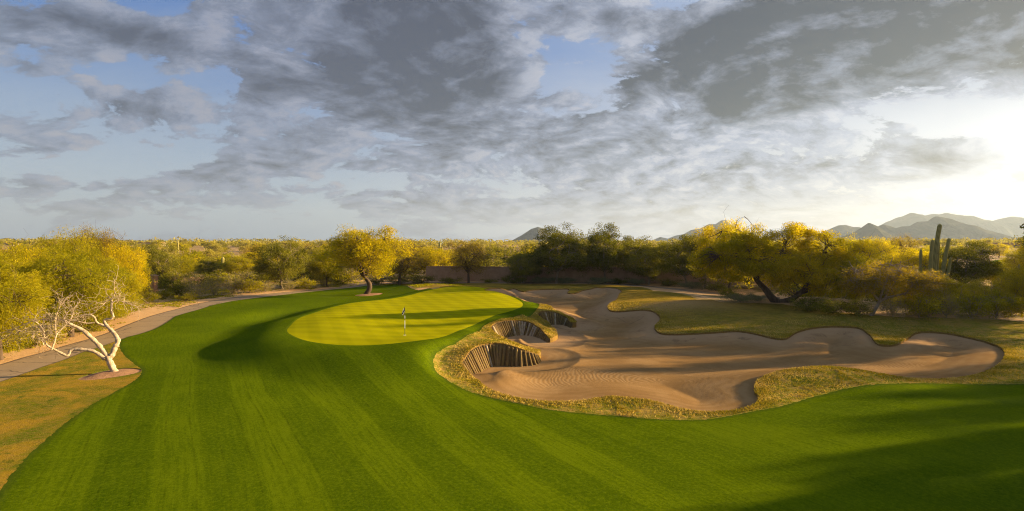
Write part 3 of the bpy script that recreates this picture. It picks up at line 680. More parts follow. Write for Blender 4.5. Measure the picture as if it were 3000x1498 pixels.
for px, D, t_, w, k, nm, lab in [
    (2020,66,690,120,'bush_c','desert_shrub','deep dark thicket shrub behind the big yellow trunk'),
    (2075,62,700,120,'bush_a','desert_shrub','green thicket shrub behind the right limb of the big yellow tree'),
    (2140,64,690,120,'bush_c','desert_shrub','dark thicket shrub behind the leaning brown tree'),
    (2215,60,690,110,'bush_c','desert_shrub','dark thicket shrub inside the brown tree shade'),
    (2275,61,688,120,'bush_a','desert_shrub','green thicket shrub left of the saguaro foot'),
    (1990,80,668,150,'palo_b','palo_verde_tree','shaded green tree behind the big yellow tree'),
    (2090,84,650,150,'iron_a','ironwood_tree','olive tree in the gap between the yellow and brown trees'),
    (2180,76,640,140,'palo_b','palo_verde_tree','yellow green tree just behind the brown tree crown'),
    (2295,74,625,130,'palo_c','palo_verde_tree','golden tree behind the left side of the saguaro'),
    (2300,54,668,110,'palo_b','palo_verde_tree','low yellow green tree hiding the saguaro foot'),
    (2375,53,690,120,'palo_b','palo_verde_tree','low yellow green tree right of the saguaro foot'),
    (2500,90,655,110,'palo_b','palo_verde_tree','shaded low tree before the bright lawn'),
    (2455,54,700,110,'palo_b','palo_verde_tree','low amber green tree between saguaro and right edge'),
    (2545,58,672,110,'palo_b','palo_verde_tree','olive tree against the right edge behind the amber one'),
    (1880,84,640,130,'iron_a','ironwood_tree','dark olive tree behind the left half of the big yellow tree'),
    (1950,90,610,130,'palo_b','palo_verde_tree','green tree filling the middle behind the big yellow tree'),
    (20,42,640,200,'weep_a','weeping_tree','dense weeping tree between the left edge and the amber tree'),
    (110,40,655,200,'weep_a','weeping_tree','weeping tree with dark hollow behind the bare white tree'),
    (140,46,620,180,'palo_b','palo_verde_tree','bright yellow green tree left of the tallest left tree'),
    (235,50,630,160,'weep_a','weeping_tree','weeping tree between the tallest left tree and the path'),
    (330,68,640,110,'palo_b','palo_verde_tree','green tree leaning over the leftmost brick pillar')]:
    td(k, nm, 'shrub' if 'shrub' in nm else 'tree', lab, px, D, t_, w)
# ---- big leaning yellow tree: own skeleton
def skeleton_tree(name, label, cat, base, polys, clumps, leafm, bark, per, leaf, seed, droop=.2, sc=1.0, updir=0.0, twigs=2):
    """polys: lists of (x, depth, z, r) offsets from the base; clumps: (x, depth, z, spread, count) ellipsoid lumps"""
    rng = np.random.default_rng(seed)
    parts = []; LP = []
    for pl in polys:
        p = catmull([q[:3] for q in pl], 4, False); r = np.interp(np.linspace(0, len(pl)-1, len(p)), range(len(pl)), [q[3] for q in pl])
        p = p+rng.normal(0, .012, p.shape)*r[:, None]*3
        parts.append(tube(p, r, 9)); LP.append(p[len(p)//3:])
    LP = np.concatenate(LP)
    cv, cf, ct, o = [], [], [], 0
    for (x_, y_, z_, sx, sz, n_) in clumps:
        for k in range(n_):
            d_ = rng.normal(0, 1, 3); d_ /= np.linalg.norm(d_); d_ *= rng.uniform(.45, 1)**.7
            c_ = np.array([x_, y_, z_])+d_*np.array([sx, sx, sz])
            if c_[2] < .5: c_[2] = .5+rng.uniform(0, .5)
            j = np.argmin(((LP-c_)**2).sum(1))
            bc = curve(LP[j], c_, rng, .12, 6, .04)
            parts.append(tube(bc, np.linspace(.05, .012, 6), 4))
            for q in range(twigs):
                parts.append(tube(curve(bc[3+q % 2], c_+rng.normal(0, .5, 3), rng, .2, 4), np.linspace(.015, .006, 4), 3))
            n = int(per*rng.uniform(.5, 1.4)); sp = .5*sc*rng.uniform(.7, 1.3)
            if n < 1: continue
            pt = rng.normal(0, 1, (n, 3)); pt /= np.linalg.norm(pt, axis=1)[:, None]
            pt = pt*(rng.uniform(0, 1, n)**.45)[:, None]*sp*1.5*np.array([1.15, 1.15, .8])
            cn = c_+pt; cn[:, 2] -= droop*.6*np.linalg.norm(pt, axis=1)
            dr = rng.normal(0, .7, (n, 3))+d_*.6+np.array([0, 0, updir-droop*1.8])
            v_, f_ = leaf_quads(cn, dr, leaf[0], leaf[1], rng)
            cv.append(v_); cf.append(f_+o); o += len(v_)
            ct.append(np.repeat(np.clip(rng.uniform(.15, .85)*.5+rng.uniform(0, 1, n)*.45+.03*c_[2]/4+.02*c_[0], 0, 1), 4))
    e = bpy.data.objects.new(name, None); C.objects.link(e)
    e.location = (base[0], base[1], H(*base)-.05); e['label'] = label; e['category'] = cat
    tv, tf = join(parts); mesh_obj('trunk', tv, tf, bark, None, True, e, 4)
    if cv: mesh_obj('crown', np.concatenate(cv), np.concatenate(cf), LM[leafm], {'tint': np.concatenate(ct)}, False, e, 4)
    return e
bx, by = ray_hit(1952, 760)
pm = F/by
def U(px, py, dy=0.0, r=.1):               # picture offset from the trunk's foot, at the tree's own distance
    return ((px-1952)/pm, dy, (760-py)/pm, r)
skeleton_tree('mesquite_tree', 'huge yellow tree with two leaning dark trunks spreading beside the mound', 'tree', (bx, by),
  [[U(1962,765,0,.42),U(1945,752,0,.40),U(1932,735,.1,.34),U(1918,718,.2,.28),U(1904,702,.2,.25),U(1900,690,.1,.22),U(1893,665,0,.18),U(1886,640,-.3,.15),U(1870,620,-.5,.11),U(1850,600,-.6,.07),U(1846,570,-.4,.035),U(1852,552,-.4,.016),U(1868,545,-.4,.008)],
   [U(1952,762,0,.40),U(1975,757,-.2,.36),U(1995,745,-.4,.26),U(2015,725,-.5,.22),U(2038,690,-.3,.16),U(2060,650,0,.11),U(2085,615,.2,.06)],
   [U(1904,702,.2,.2),U(1940,670,.8,.15),U(1975,640,1.2,.12),U(2000,605,1.6,.07),U(2010,585,1.6,.03)],
   [U(1893,665,0,.14),U(1860,650,-1,.1),U(1820,640,-1.5,.07),U(1790,640,-1.6,.03)],
   [U(1850,600,-.6,.05),U(1830,585,-.8,.035),U(1808,580,-.8,.02)],
   [U(2015,725,-.5,.16),U(2060,715,-1,.12),U(2100,690,-1.4,.08),U(2125,670,-1.4,.04)],
   [U(2000,735,-.4,.2),U(2030,735,.4,.14),U(2060,730,1.2,.09)]],
  [(-2.6,-1.8,4.3,1.9,1.3,24),(.2,-1.9,4.0,1.7,1.1,18),(-5.5,0,5.6,2.6,2.0,36),(-2.2,0,6.5,2.6,1.6,30),(1.8,.5,6.3,3.0,2.0,44),(5.3,0,5.3,3.0,2.3,50),(2.3,-.8,3.6,3.2,1.6,40),(-4.6,-.3,3.6,2.4,1.5,26),(7.3,0,3.6,1.9,1.8,26),(5.2,-.5,2.0,2.2,1.2,22),(8.6,-.3,4.6,1.6,2.0,22),(1.2,1.0,2.8,2.6,1.2,20),(-7.4,.2,4.2,1.6,1.8,18)],
  'gold', BARK, 300, (.25, .058), 77, .22, 1.0)
bx, by = ray_hit(2190, 794); pm = F/by
def U(px, py, dy=0.0, r=.1): return ((px-2190)/pm, dy, (794-py)/pm, r)
skeleton_tree('mesquite_tree', 'sparse brown tree with a pale leaning trunk left of the saguaro', 'tree', (bx, by),
  [[U(2188,798,0,.17),U(2196,785,0,.15),U(2206,768,0,.13),U(2214,756,0,.13),U(2235,745,-.2,.10),U(2265,735,-.5,.08),U(2290,715,-.6,.05),U(2310,700,-.6,.03)],
   [U(2214,756,0,.11),U(2200,740,.2,.09),U(2185,720,.3,.07),U(2170,695,.4,.05),U(2150,670,.4,.03),U(2142,655,.4,.015)],
   [U(2212,754,0,.10),U(2215,730,-.2,.08),U(2225,700,-.3,.06),U(2230,670,-.3,.04),U(2240,645,-.3,.02)],
   [U(2225,750,0,.09),U(2250,715,.5,.07),U(2275,680,.8,.05),U(2285,655,.9,.02)],
   [U(2200,740,.2,.06),U(2195,700,-.6,.05),U(2205,665,-.7,.02)]],
  [(0.6,0,3.6,2.6,1.3,60),(2.9,0,2.9,1.8,1.3,44),(-.9,.2,2.9,1.4,1.2,26),(4.6,0,2.9,1.6,1.3,30)], 'brown', BARKL, 120, (.17, .05), 91, .15, .8, twigs=5)

# ---- bare white tree
bx, by = ray_hit(289, 938); pm = F/by
def K(xc, yc, r, dy=0.0): return ((51.5+xc*.2002-289)/pm, dy, (938-(703.8+yc*.2002))/pm, r*.2002/pm)
def KL(pts, dys):
    d_ = np.interp(np.linspace(0, 1, len(pts)), np.linspace(0, 1, len(dys)), dys)
    return [K(*p, dy=float(q)) for p, q in zip(pts, d_)]
bare = [KL([(1190,1190,46),(1165,1130,40),(1130,1060,38),(1095,1005,36),(1080,980,30)], [0, 0, .1]),
 KL([(1095,1000,28),(1120,960,32),(1135,880,34),(1158,820,32),(1140,770,26),(1080,700,24),(1000,640,22),(945,595,20),(915,545,16),(990,530,16),(1008,500,14),(985,430,14),(988,340,13),(985,290,10),(950,250,6)], [.1, .5, .9, .9]),
 KL([(1085,1000,30),(1030,900,26),(960,800,24),(880,710,24),(830,650,22),(760,600,20),(700,560,16),(640,510,8),(560,490,6),(450,490,5),(330,500,4),(220,540,4),(120,600,3),(90,650,2)], [.1, -.2, -.6, -1.0]),
 KL([(1065,1005,28),(1000,940,24),(930,895,22),(860,880,21),(780,870,19),(725,880,18),(705,935,18),(640,895,14),(590,850,12),(520,790,10),(495,710,9),(530,640,7),(510,560,5),(470,500,3)], [0, -.4, -.9, -1.3]),
 KL([(590,850,8),(610,760,8),(625,660,8),(680,580,6),(740,490,5),(745,400,3)], [-1.0, -.8, -.4]),
 KL([(625,660,6),(610,540,5),(610,440,4),(640,330,3),(645,260,2)], [-.9, -.7]),
 KL([(985,330,8),(1030,300,8),(1100,310,6),(1200,350,5),(1280,385,3)], [.9, 1.2]),
 KL([(985,285,7),(1030,250,5),(1070,250,4)], [.9, .7]),
 KL([(965,290,6),(935,310,5),(930,345,3)], [.9, .6]),
 KL([(1000,640,16),(900,590,14),(870,550,12),(880,500,10),(850,460,9),(790,455,6),(740,470,4)], [.7, .3, 0]),
 KL([(870,560,9),(800,565,8),(740,540,6),(690,520,5),(600,500,4),(500,560,3),(450,580,3),(370,610,3),(325,650,3),(345,715,3)], [.3, -.3, -.9]),
 KL([(700,550,6),(650,480,5),(680,400,4),(760,340,3),(790,250,2)], [-.6, -.2]),
 KL([(520,790,5),(515,720,4),(555,690,3),(545,620,2)], [-1.1, -1.3]),
 KL([(985,290,5),(1030,200,4),(1020,120,3),(1025,30,2)], [.9, .9]),
 KL([(600,580,5),(480,560,4),(350,580,4),(260,600,3),(180,640,2)], [-.5, -1])]
rngb = np.random.default_rng(17); parts = []; ends = []
for i, pl in enumerate(bare):
    p = catmull([q[:3] for q in pl], 4, False); r = np.interp(np.linspace(0, len(pl)-1, len(p)), range(len(pl)), [q[3] for q in pl])
    r = np.maximum(r, .008)*(1+rngb.normal(0, .11, len(r)))
    parts.append(tube(p, r, 9))
    for j in range(len(p)//3, len(p)):
        if r[j] < .042: ends.append((p[j], p[min(j+1, len(p)-1)]-p[j-1]))
twg = []
for e_, dr in ends:
    for k in range(2):
        L = rngb.uniform(.25, .95); dv = dr/(np.linalg.norm(dr)+1e-6)*.8+rngb.normal(0, .75, 3)+np.array([0, 0, .12]); dv /= np.linalg.norm(dv)
        c_ = curve(e_, e_+dv*L, rngb, .2, 5); c_[:, 2] -= np.linspace(0, 1, 5)**2*.22*L
        twg.append(tube(c_, np.linspace(.012, .005, 5), 3))
        for q in range(1+int(rngb.random() < .5)):
            d2 = dv+rngb.normal(0, .7, 3); s_ = c_[rngb.integers(2, 5)]
            twg.append(tube(curve(s_, s_+d2/np.linalg.norm(d2)*L*.5, rngb, .2, 3), np.linspace(.008, .004, 3), 3))
e = bpy.data.objects.new('bare_tree', None); C.objects.link(e); e.location = (bx, by, H(bx, by)+.05)
e['label'] = 'leafless white barked tree with twisted limbs in a round mulch bed'; e['category'] = 'tree'
v_, f_ = join(parts); mesh_obj('trunk', v_, f_, BONE, None, True, e, 4)
v_, f_ = join(twg); mesh_obj('twigs', v_, f_, BONE, None, True, e, 4)

# ---- saguaros
CACT = {}
def m_cactus():
    m, nt = new_mat('saguaro_skin'); p = nt.N('ShaderNodeTexCoord').outputs['Object']
    t = nt.attr('rib'); n = nt.noise(p, 3, 4, .7)
    col = nt.mix(nt.ss(t, .3, .9), (0.14, 0.12, 0.025), (0.50, 0.42, 0.13))
    col = nt.mix(nt.ss(n, .62, .70, 0, .7), col, (0.05, 0.035, 0.02))
    finish(nt, col, .8, n, .2, .02); return m
CACTM = m_cactus()
def cactus_part(path, rad, ribs=13):
    p = catmull(path, 5, False); m = len(p); L = np.linspace(0, 1, m)
    r = rad*(0.86+.14*np.sin(np.pi*np.minimum(L*1.3, 1)))*np.sqrt(np.clip(1-((L-.93)/.07).clip(0)**2, .02, 1))
    n = ribs*4; v_, f_ = tube(p, r, n)
    k = np.arange(n); rib = .5+.5*np.cos(k/4*2*np.pi)
    ctr = np.repeat(p, n, 0); ribv = np.tile(rib, m)
    v_ = ctr+(v_-ctr)*(1-.17*(1-ribv))[:, None]
    cap = len(v_); v_ = np.vstack([v_, p[-1]+np.array([0, 0, rad*.1])]); ribv = np.append(ribv, 1)
    b_ = (m-1)*n+np.arange(n); f_ = np.vstack([f_, np.stack([b_, np.roll(b_, -1), np.full(n, cap), np.full(n, cap)], 1)])
    return v_, f_, ribv
def saguaro(label, x, y, col, arms, group=None):
    e = bpy.data.objects.new('saguaro', None); C.objects.link(e); e.location = (x, y, H(x, y)-.1); e['label'] = label; e['category'] = 'cactus'
    if group: e['group'] = group
    for nm, (path, rad) in [('column', col)]+[('arm', a_) for a_ in arms]:
        v_, f_, rb = cactus_part(path, rad)
        me = bpy.data.meshes.new(nm); me.from_pydata(v_.tolist(), [], [tuple(dict.fromkeys(q)) for q in f_.tolist()])
        at = me.attributes.new('rib', 'FLOAT', 'POINT'); at.data.foreach_set('value', rb.astype(np.float32))
        me.polygons.foreach_set('use_smooth', [True]*len(me.polygons)); me.materials.append(CACTM)
        o = bpy.data.objects.new(nm, me); C.objects.link(o); o.parent = e
    return e
sx, sy = (2345-CX)/F*58, 58; z0 = H(sx, sy); pm = F/sy
def S(px, py, dy=0): return ((px-2342)/pm, dy, CH-(py-HY)/pm-z0+.1)
saguaro('tall saguaro of upright arms rising over the trees on the right', sx, sy,
  ([S(2338,775),S(2340,720),S(2345,675),S(2350,630),S(2356,590),S(2361,563)], .25),
  [([S(2338,712),S(2333,700,-.2),S(2331,680,-.3),S(2333,640,-.3),S(2337,602,-.3)], .2),
   ([S(2340,715),S(2350,708,-.3),S(2357,690,-.5),S(2364,650,-.5),S(2370,620,-.5),S(2375,599,-.5)], .2),
   ([S(2338,712),S(2326,706,.2),S(2320,690,.4),S(2319,660,.4),S(2320,627,.4)], .17),
   ([S(2345,712),S(2358,706,-.6),S(2365,690,-.8),S(2368,665,-.9),S(2370,647,-.9)], .15),
   ([S(2345,700),S(2358,690,.4),S(2364,660,.6),S(2368,605,.6)], .2)])
def small_saguaro(label, px, D, top, rad=.3, arms=1, group=None):
    x, y = (px-CX)/F*D, D; h = CH-(top-HY)/F*D-H(x, y)+.1
    A = []
    if arms > 0: A.append(([(0,0,h*.4),(.5,0,h*.42),(.75,0,h*.52),(.75,0,h*.78)], rad*.7))
    if arms > 1: A.append(([(0,0,h*.5),(-.5,.1,h*.52),(-.7,.1,h*.6),(-.7,.1,h*.82)], rad*.65))
    saguaro(label, x, y, ([(0,0,0),(0,0,h*.5),(.03,0,h)], rad), A, group)
small_saguaro('lone straight saguaro in the desert beyond the low wall', 560, 112, 646, .34, 0)
small_saguaro('slim saguaro poking over the skyline above the left trees', 418, 240, 604, .34, 1)
small_saguaro('saguaro standing with its twin on the distant left skyline', 448, 250, 606, .34, 0)
small_saguaro('distant saguaro with two arms beyond the tan wall', 1106, 190, 610, .4, 2)
small_saguaro('distant saguaro above the rust brown tree', 1130, 200, 618, .4, 1)
small_saguaro('curved pale saguaro at the far right beyond the lawn', 2562, 75, 664, .16, 1)

# ---- far desert trees
rs = random.Random(11)
FARL = {'far_gold': ('palo_verde_tree', 'golden desert tree in the woodland beyond the walls', 'golden trees of the far desert'),
        'far_lime': ('palo_verde_tree', 'yellow green desert tree in the woodland beyond the walls', 'yellow green trees of the far desert'),
        'far_pale': ('desert_tree', 'pale dusty desert tree in the woodland beyond the walls', 'pale trees of the far desert'),
        'far_olive': ('ironwood_tree', 'olive green desert tree in the woodland beyond the walls', 'olive trees of the far desert'),
        'far_brown': ('mesquite_tree', 'rust brown desert tree in the woodland beyond the walls', 'brown trees of the far desert')}
kinds = ['far_gold']*2+['far_lime']*4+['far_pale']*4+['far_olive']*3+['far_brown']*2
cnt = 0; placed = []
LX, LY = LAWNP[:, 0].mean(), LAWNP[:, 1].mean()
while cnt < 285:
    D = math.exp(rs.uniform(math.log(108), math.log(430))); az = rs.uniform(-1.06, 1.06); x = D*az; y = D
    if math.hypot(x-LX, y-LY) < 24: continue
    if 2440 < CX+F*az < 2545 and D < 200: continue
    if 420 < CX+F*az < 660 and D < 150 and rs.random() < .6: continue
    if any((x-a_)**2+(y-b_)**2 < (3.2)**2 for a_, b_ in placed): continue
    placed.append((x, y))
    k = rs.choice(kinds); nm, lab, grp = FARL[k]
    put(k, nm, 'tree', lab, x, y, rs.uniform(4.0, 6.8), rs.uniform(6, 9.5), group=grp, rot=rs.uniform(0, 6.28)); cnt += 1
# the mass beyond: one object
def far_wood():
    rng = np.random.default_rng(4); cv, ct = [], []
    n = 2600
    D = np.exp(rng.uniform(math.log(400), math.log(1500), n)); az = rng.uniform(-1.1, 1.1, n)
    x = D*az; y = D; z = h0(x, y)
    per = 60; allc = []
    base = np.stack([x, y, z], 1); hh = rng.uniform(3, 7, n); ww = rng.uniform(3, 5.5, n); tt = rng.uniform(.1, .9, n)
    d_ = rng.normal(0, 1, (n, per, 3)); d_ /= np.linalg.norm(d_, axis=2)[..., None]
    cc = base[:, None]+d_*np.stack([ww, ww, hh*.5], 1)[:, None]+np.stack([0*hh, 0*hh, hh*.55], 1)[:, None]
    cc = cc.reshape(-1, 3)
    v_, f_ = leaf_quads(cc, rng.normal(0, 1, cc.shape), 1.8, .9, rng)
    o = mesh_obj('far_woodland', v_, f_, LM['pale'], {'tint': np.repeat(np.clip(np.repeat(tt, per)*.6+rng.uniform(0, .25, len(cc)), 0, 1), 4)}, False, None, 4)
    o['kind'] = 'stuff'; o['label'] = 'distant desert woodland running to the skyline'; o['category'] = 'woodland'
far_wood()

# ------------------------------------------------------------------ shaggy grass on the banks
def shag():
    rng = np.random.default_rng(12)
    P_ = catmull(BUNK, 10); nxt = np.roll(P_, -1, 0); L = np.hypot(*(nxt-P_).T)
    near = P_[:, 1] < 62
    prob = L*near*np.clip(38/P_[:, 1], .4, 1.6); prob /= prob.sum()
    n = 60000; i = rng.choice(len(P_), n, p=prob); t = rng.uniform(0, 1, n)[:, None]
    q = P_[i]*(1-t)+nxt[i]*t
    off = np.abs(rng.normal(0, 1, n))*.45+.0
    wide = rng.random(n) < .55
    off = np.where(wide, rng.uniform(0, 3.4, n), off)
    tg = (nxt[i]-P_[i])/L[i][:, None]; nn = np.stack([tg[:, 1], -tg[:, 0]], 1)
    test = poly_sd(q[:, 0]+nn[:, 0]*.2, q[:, 1]+nn[:, 1]*.2, BUNKP); sgn = np.where(test < 0, 1, -1)[:, None]
    q = q+nn*sgn*off[:, None]
    sf = poly_sd(q[:, 0], q[:, 1], FAIRP); sb_ = poly_sd(q[:, 0], q[:, 1], BUNKP)
    k = (sf < -.05) & (sb_ < 0.02) & (q[:, 1] > 18); q, sb_ = q[k], sb_[k]; n = len(q)
    z = h0(q[:, 0], q[:, 1])
    c_ = np.stack([q[:, 0], q[:, 1], z+.025], 1)
    d_ = rng.normal(0, .7, (n, 3)); d_[:, 2] = np.abs(d_[:, 2])*.7+.35
    v_, f_ = leaf_quads(c_, d_, .14, .03, rng)
    patch = .5+.5*np.sin(q[:, 0]*1.3+2*np.sin(q[:, 1]*.9))*np.sin(q[:, 1]*1.7+q[:, 0]*.6)
    o = mesh_obj('bank_grass', v_, f_, m_leaf('leaf_straw', (0.23, 0.19, 0.008), (0.42, 0.29, 0.03), (0.62, 0.42, 0.11), .2), {'tint': np.repeat(np.clip(patch*.7+rng.uniform(-.1, .4, n), 0, 1), 4)}, False, None, 4)
    o['kind'] = 'stuff'; o['label'] = 'shaggy straw coloured grass on the banks round the sand'; o['category'] = 'grass'
shag()
def weeds():
    rng = np.random.default_rng(33); n = 26000
    x = rng.uniform(-62, -8, n); y = rng.uniform(16, 96, n)
    k = np.abs(x) < y*1.08+3; x, y = x[k], y[k]
    sp_ = poly_sd(x, y, PATHP, 20.0); ok = (sp_ < -.6) & (sp_ > -14) & (poly_sd(x, y, FAIRP, 30.0) < -.5) & (poly_sd(x, y, LEFTP) < -.5)
    pt = np.sin(x*.55+2*np.sin(y*.23))*np.sin(y*.41+x*.2)+rng.normal(0, .35, len(x))
    ok &= pt > np.where(sp_ > -3.2, .75, .05); x, y = x[ok], y[ok]
    q = np.repeat(np.stack([x, y, h0(x, y)+.05], 1), 14, 0); q[:, :2] += rng.normal(0, .22, (len(q), 2))
    d_ = rng.normal(0, .6, (len(q), 3)); d_[:, 2] = np.abs(d_[:, 2])+.3
    v_, f_ = leaf_quads(q, d_, .22, .06, rng)
    o = mesh_obj('ground_cover', v_, f_, LM['lime'], {'tint': np.repeat(rng.uniform(0, .8, len(q)), 4)}, False, None, 4)
    o['kind'] = 'stuff'; o['label'] = 'low weeds and grass tufts on the dirt beside the path'; o['category'] = 'weeds'
weeds()
# ------------------------------------------------------------------ built things
def box(cx, cy, cz, sx_, sy_, sz_, rot=0.0):
    v_ = np.array([[i, j, k] for i in (-.5, .5) for j in (-.5, .5) for k in (-.5, .5)])*np.array([sx_, sy_, sz_])
    c_, s_ = math.cos(rot), math.sin(rot)
    v_ = np.stack([v_[:, 0]*c_-v_[:, 1]*s_+cx, v_[:, 0]*s_+v_[:, 1]*c_+cy, v_[:, 2]+cz], 1)
    return v_, np.array([[0,1,3,2],[4,6,7,5],[0,4,5,1],[2,3,7,6],[0,2,6,4],[1,5,7,3]])
STUC = m_simple('stucco_tan', (0.34, 0.20, 0.11), (0.43, 0.27, 0.155), 1.2, .95, .4, .02)
STUP = m_simple('stucco_mauve', (0.20, 0.11, 0.09), (0.25, 0.15, 0.12), 1.5, .95, .4, .02)
BRICK = m_simple('brick_red', (0.40, 0.20, 0.10), (0.30, 0.14, 0.07), 3, .95, .5, .02, (1, 1, 4))
def wall_run(name, label, pts, height, thick, mat, capm=None, cap=.12):
    e = bpy.data.objects.new(name, None); C.objects.link(e); e['label'] = label; e['category'] = 'wall'
    e.location = (pts[0][0], pts[0][1], H(*pts[0])); o3 = np.array(e.location); parts, caps = [], []
    P_ = catmull(pts, 3, False)
    for (ax, ay), (bx_, by_) in zip(P_[:-1], P_[1:]):
        L = math.hypot(bx_-ax, by_-ay); rot = math.atan2(by_-ay, bx_-ax); z_ = max(H(ax, ay), H(bx_, by_))
        parts.append(box((ax+bx_)/2, (ay+by_)/2, z_+height/2-.5, L+.004, thick, height+1, rot))
        caps.append(box((ax+bx_)/2, (ay+by_)/2, z_+height+cap/2+.002, L+.006, thick+.14, cap, rot))
    v_, f_ = join(parts); mesh_obj('wall_body', v_-o3, f_, mat, None, False, e, 4)
    v_, f_ = join(caps); mesh_obj('coping', v_-o3, f_, capm or mat, None, False, e, 4)
wall_run('garden_wall', 'long tan stucco wall running behind the trees past the sand', [((px-CX)/F*D, D) for px, D in [(1072,101),(1180,100),(1300,99),(1450,98),(1600,96),(1720,93),(1840,90),(1930,92)]], 2.75, .3, STUC)
wall_run('boundary_wall', 'low mauve wall behind the straggly shrubs on the left', [((px-CX)/F*D, D) for px, D in [(425,94),(520,100),(640,108),(780,114)]], .95, .3, STUP)
for px, b, t_, lab in [(339,738,705,'brick pillar half hidden at the right of the left tree cluster'),(362,726,699,'brick pillar left of the short iron fence'),(386,723,695,'brick pillar with pale cap right of the short iron fence')]:
    D = 76; x = (px-CX)/F*D; z = H(x, D); h = CH-(t_-HY)/F*D-z
    e = bpy.data.objects.new('brick_pillar', None); C.objects.link(e); e.location = (x, D, z); e['label'] = lab; e['category'] = 'pillar'; e['group'] = 'brick pillars by the low wall'
    v_, f_ = join([box(0, 0, h/2-.2, .75, .75, h+.4), box(0, 0, .15, .95, .95, .5)]); mesh_obj('shaft', v_, f_, BRICK, None, False, e, 4)
    v_, f_ = join([box(0, 0, h+.06, .95, .95, .12), box(0, 0, h+.17, .6, .6, .1)]); mesh_obj('cap', v_, f_, STUC, None, False, e, 4)
IRON = m_simple('iron_paint', (0.05, 0.035, 0.03), (0.09, 0.06, 0.045), 4, .6, .1, .01)
D = 76; xa, xb = (364.5-CX)/F*D+.35, (386-CX)/F*D-.42; z = H(xa, D)
e = bpy.data.objects.new('iron_fence', None); C.objects.link(e); e.location = (xa, D, z); e['label'] = 'short dark iron fence between two brick pillars'; e['category'] = 'fence'
v_, f_ = join([box((xb-xa)/2, 0, zz, xb-xa, .05, .06) for zz in (.35, 1.75)]); mesh_obj('rail', v_, f_, IRON, None, False, e, 4)
v_, f_ = join([box((k+.5)*(xb-xa)/8, 0, 1.0, .03, .03, 2.0) for k in range(8)]); mesh_obj('pickets', v_, f_, IRON, None, False, e, 4)

# desert houses on the skyline
ROOF = m_simple('adobe', (0.30, 0.145, 0.09), (0.36, 0.19, 0.12), .6, .95, .2, .02)
GLS = m_simple('window_dark', (0.03, 0.03, 0.035), (0.05, 0.05, 0.055), 1, .2, 0, .01)
def house(label, px, D, top, w, parts_, wallm):
    x = (px-CX)/F*D; z = H(x, D); h = CH-(top-HY)/F*D-z
    e = bpy.data.objects.new('desert_house', None); C.objects.link(e); e.location = (x, D, z); e['label'] = label; e['category'] = 'house'
    bs, rf, k = [], [], 0
    for (ox, ww, hh, oy) in parts_:
        H_ = h*hh
        bs.append(box(ox*w, oy, H_/2-1, ww*w, 11+oy, H_+2))
        rf.append(box(ox*w, oy, H_+.18, ww*w+.8, 11.8+oy, .36))
        for q in range(max(1, int(ww*w/7))):
            wx = ox*w-ww*w/2+(q+.5)*ww*w/max(1, int(ww*w/7))
            v_, f_ = box(wx, oy/2-5.53, H_-1.6, 1.8, .1, 1.3); mesh_obj('window', v_, f_, GLS, None, False, e, 4)
    v_, f_ = join(bs); mesh_obj('wall', v_, f_, wallm, None, False, e, 4)
    v_, f_ = join(rf); mesh_obj('roof', v_, f_, ROOF, None, False, e, 4)
ADOBE = m_simple('adobe_wall', (0.34, 0.20, 0.13), (0.40, 0.25, 0.17), .6, .95, .2, .02)
CREAM = m_simple('cream_wall', (0.50, 0.38, 0.26), (0.56, 0.44, 0.31), .6, .95, .2, .02)
house('long red brown flat roofed house below the mountains at the right', 2535, 330, 612, 34, [(-.33,.3,.95,0),(0,.38,1,1),(.34,.32,.9,0)], ADOBE)
house('small cream house on the skyline above the left trees', 385, 420, 611, 16, [(0,1,1,0)], CREAM)
house('small cream house at the far left skyline', 14, 420, 612, 18, [(0,.6,1,0),(.4,.4,.8,1)], CREAM)
house('low adobe house on the skyline between the dark tree and the thicket', 1655, 430, 611, 22, [(0,1,1,0)], CREAM)

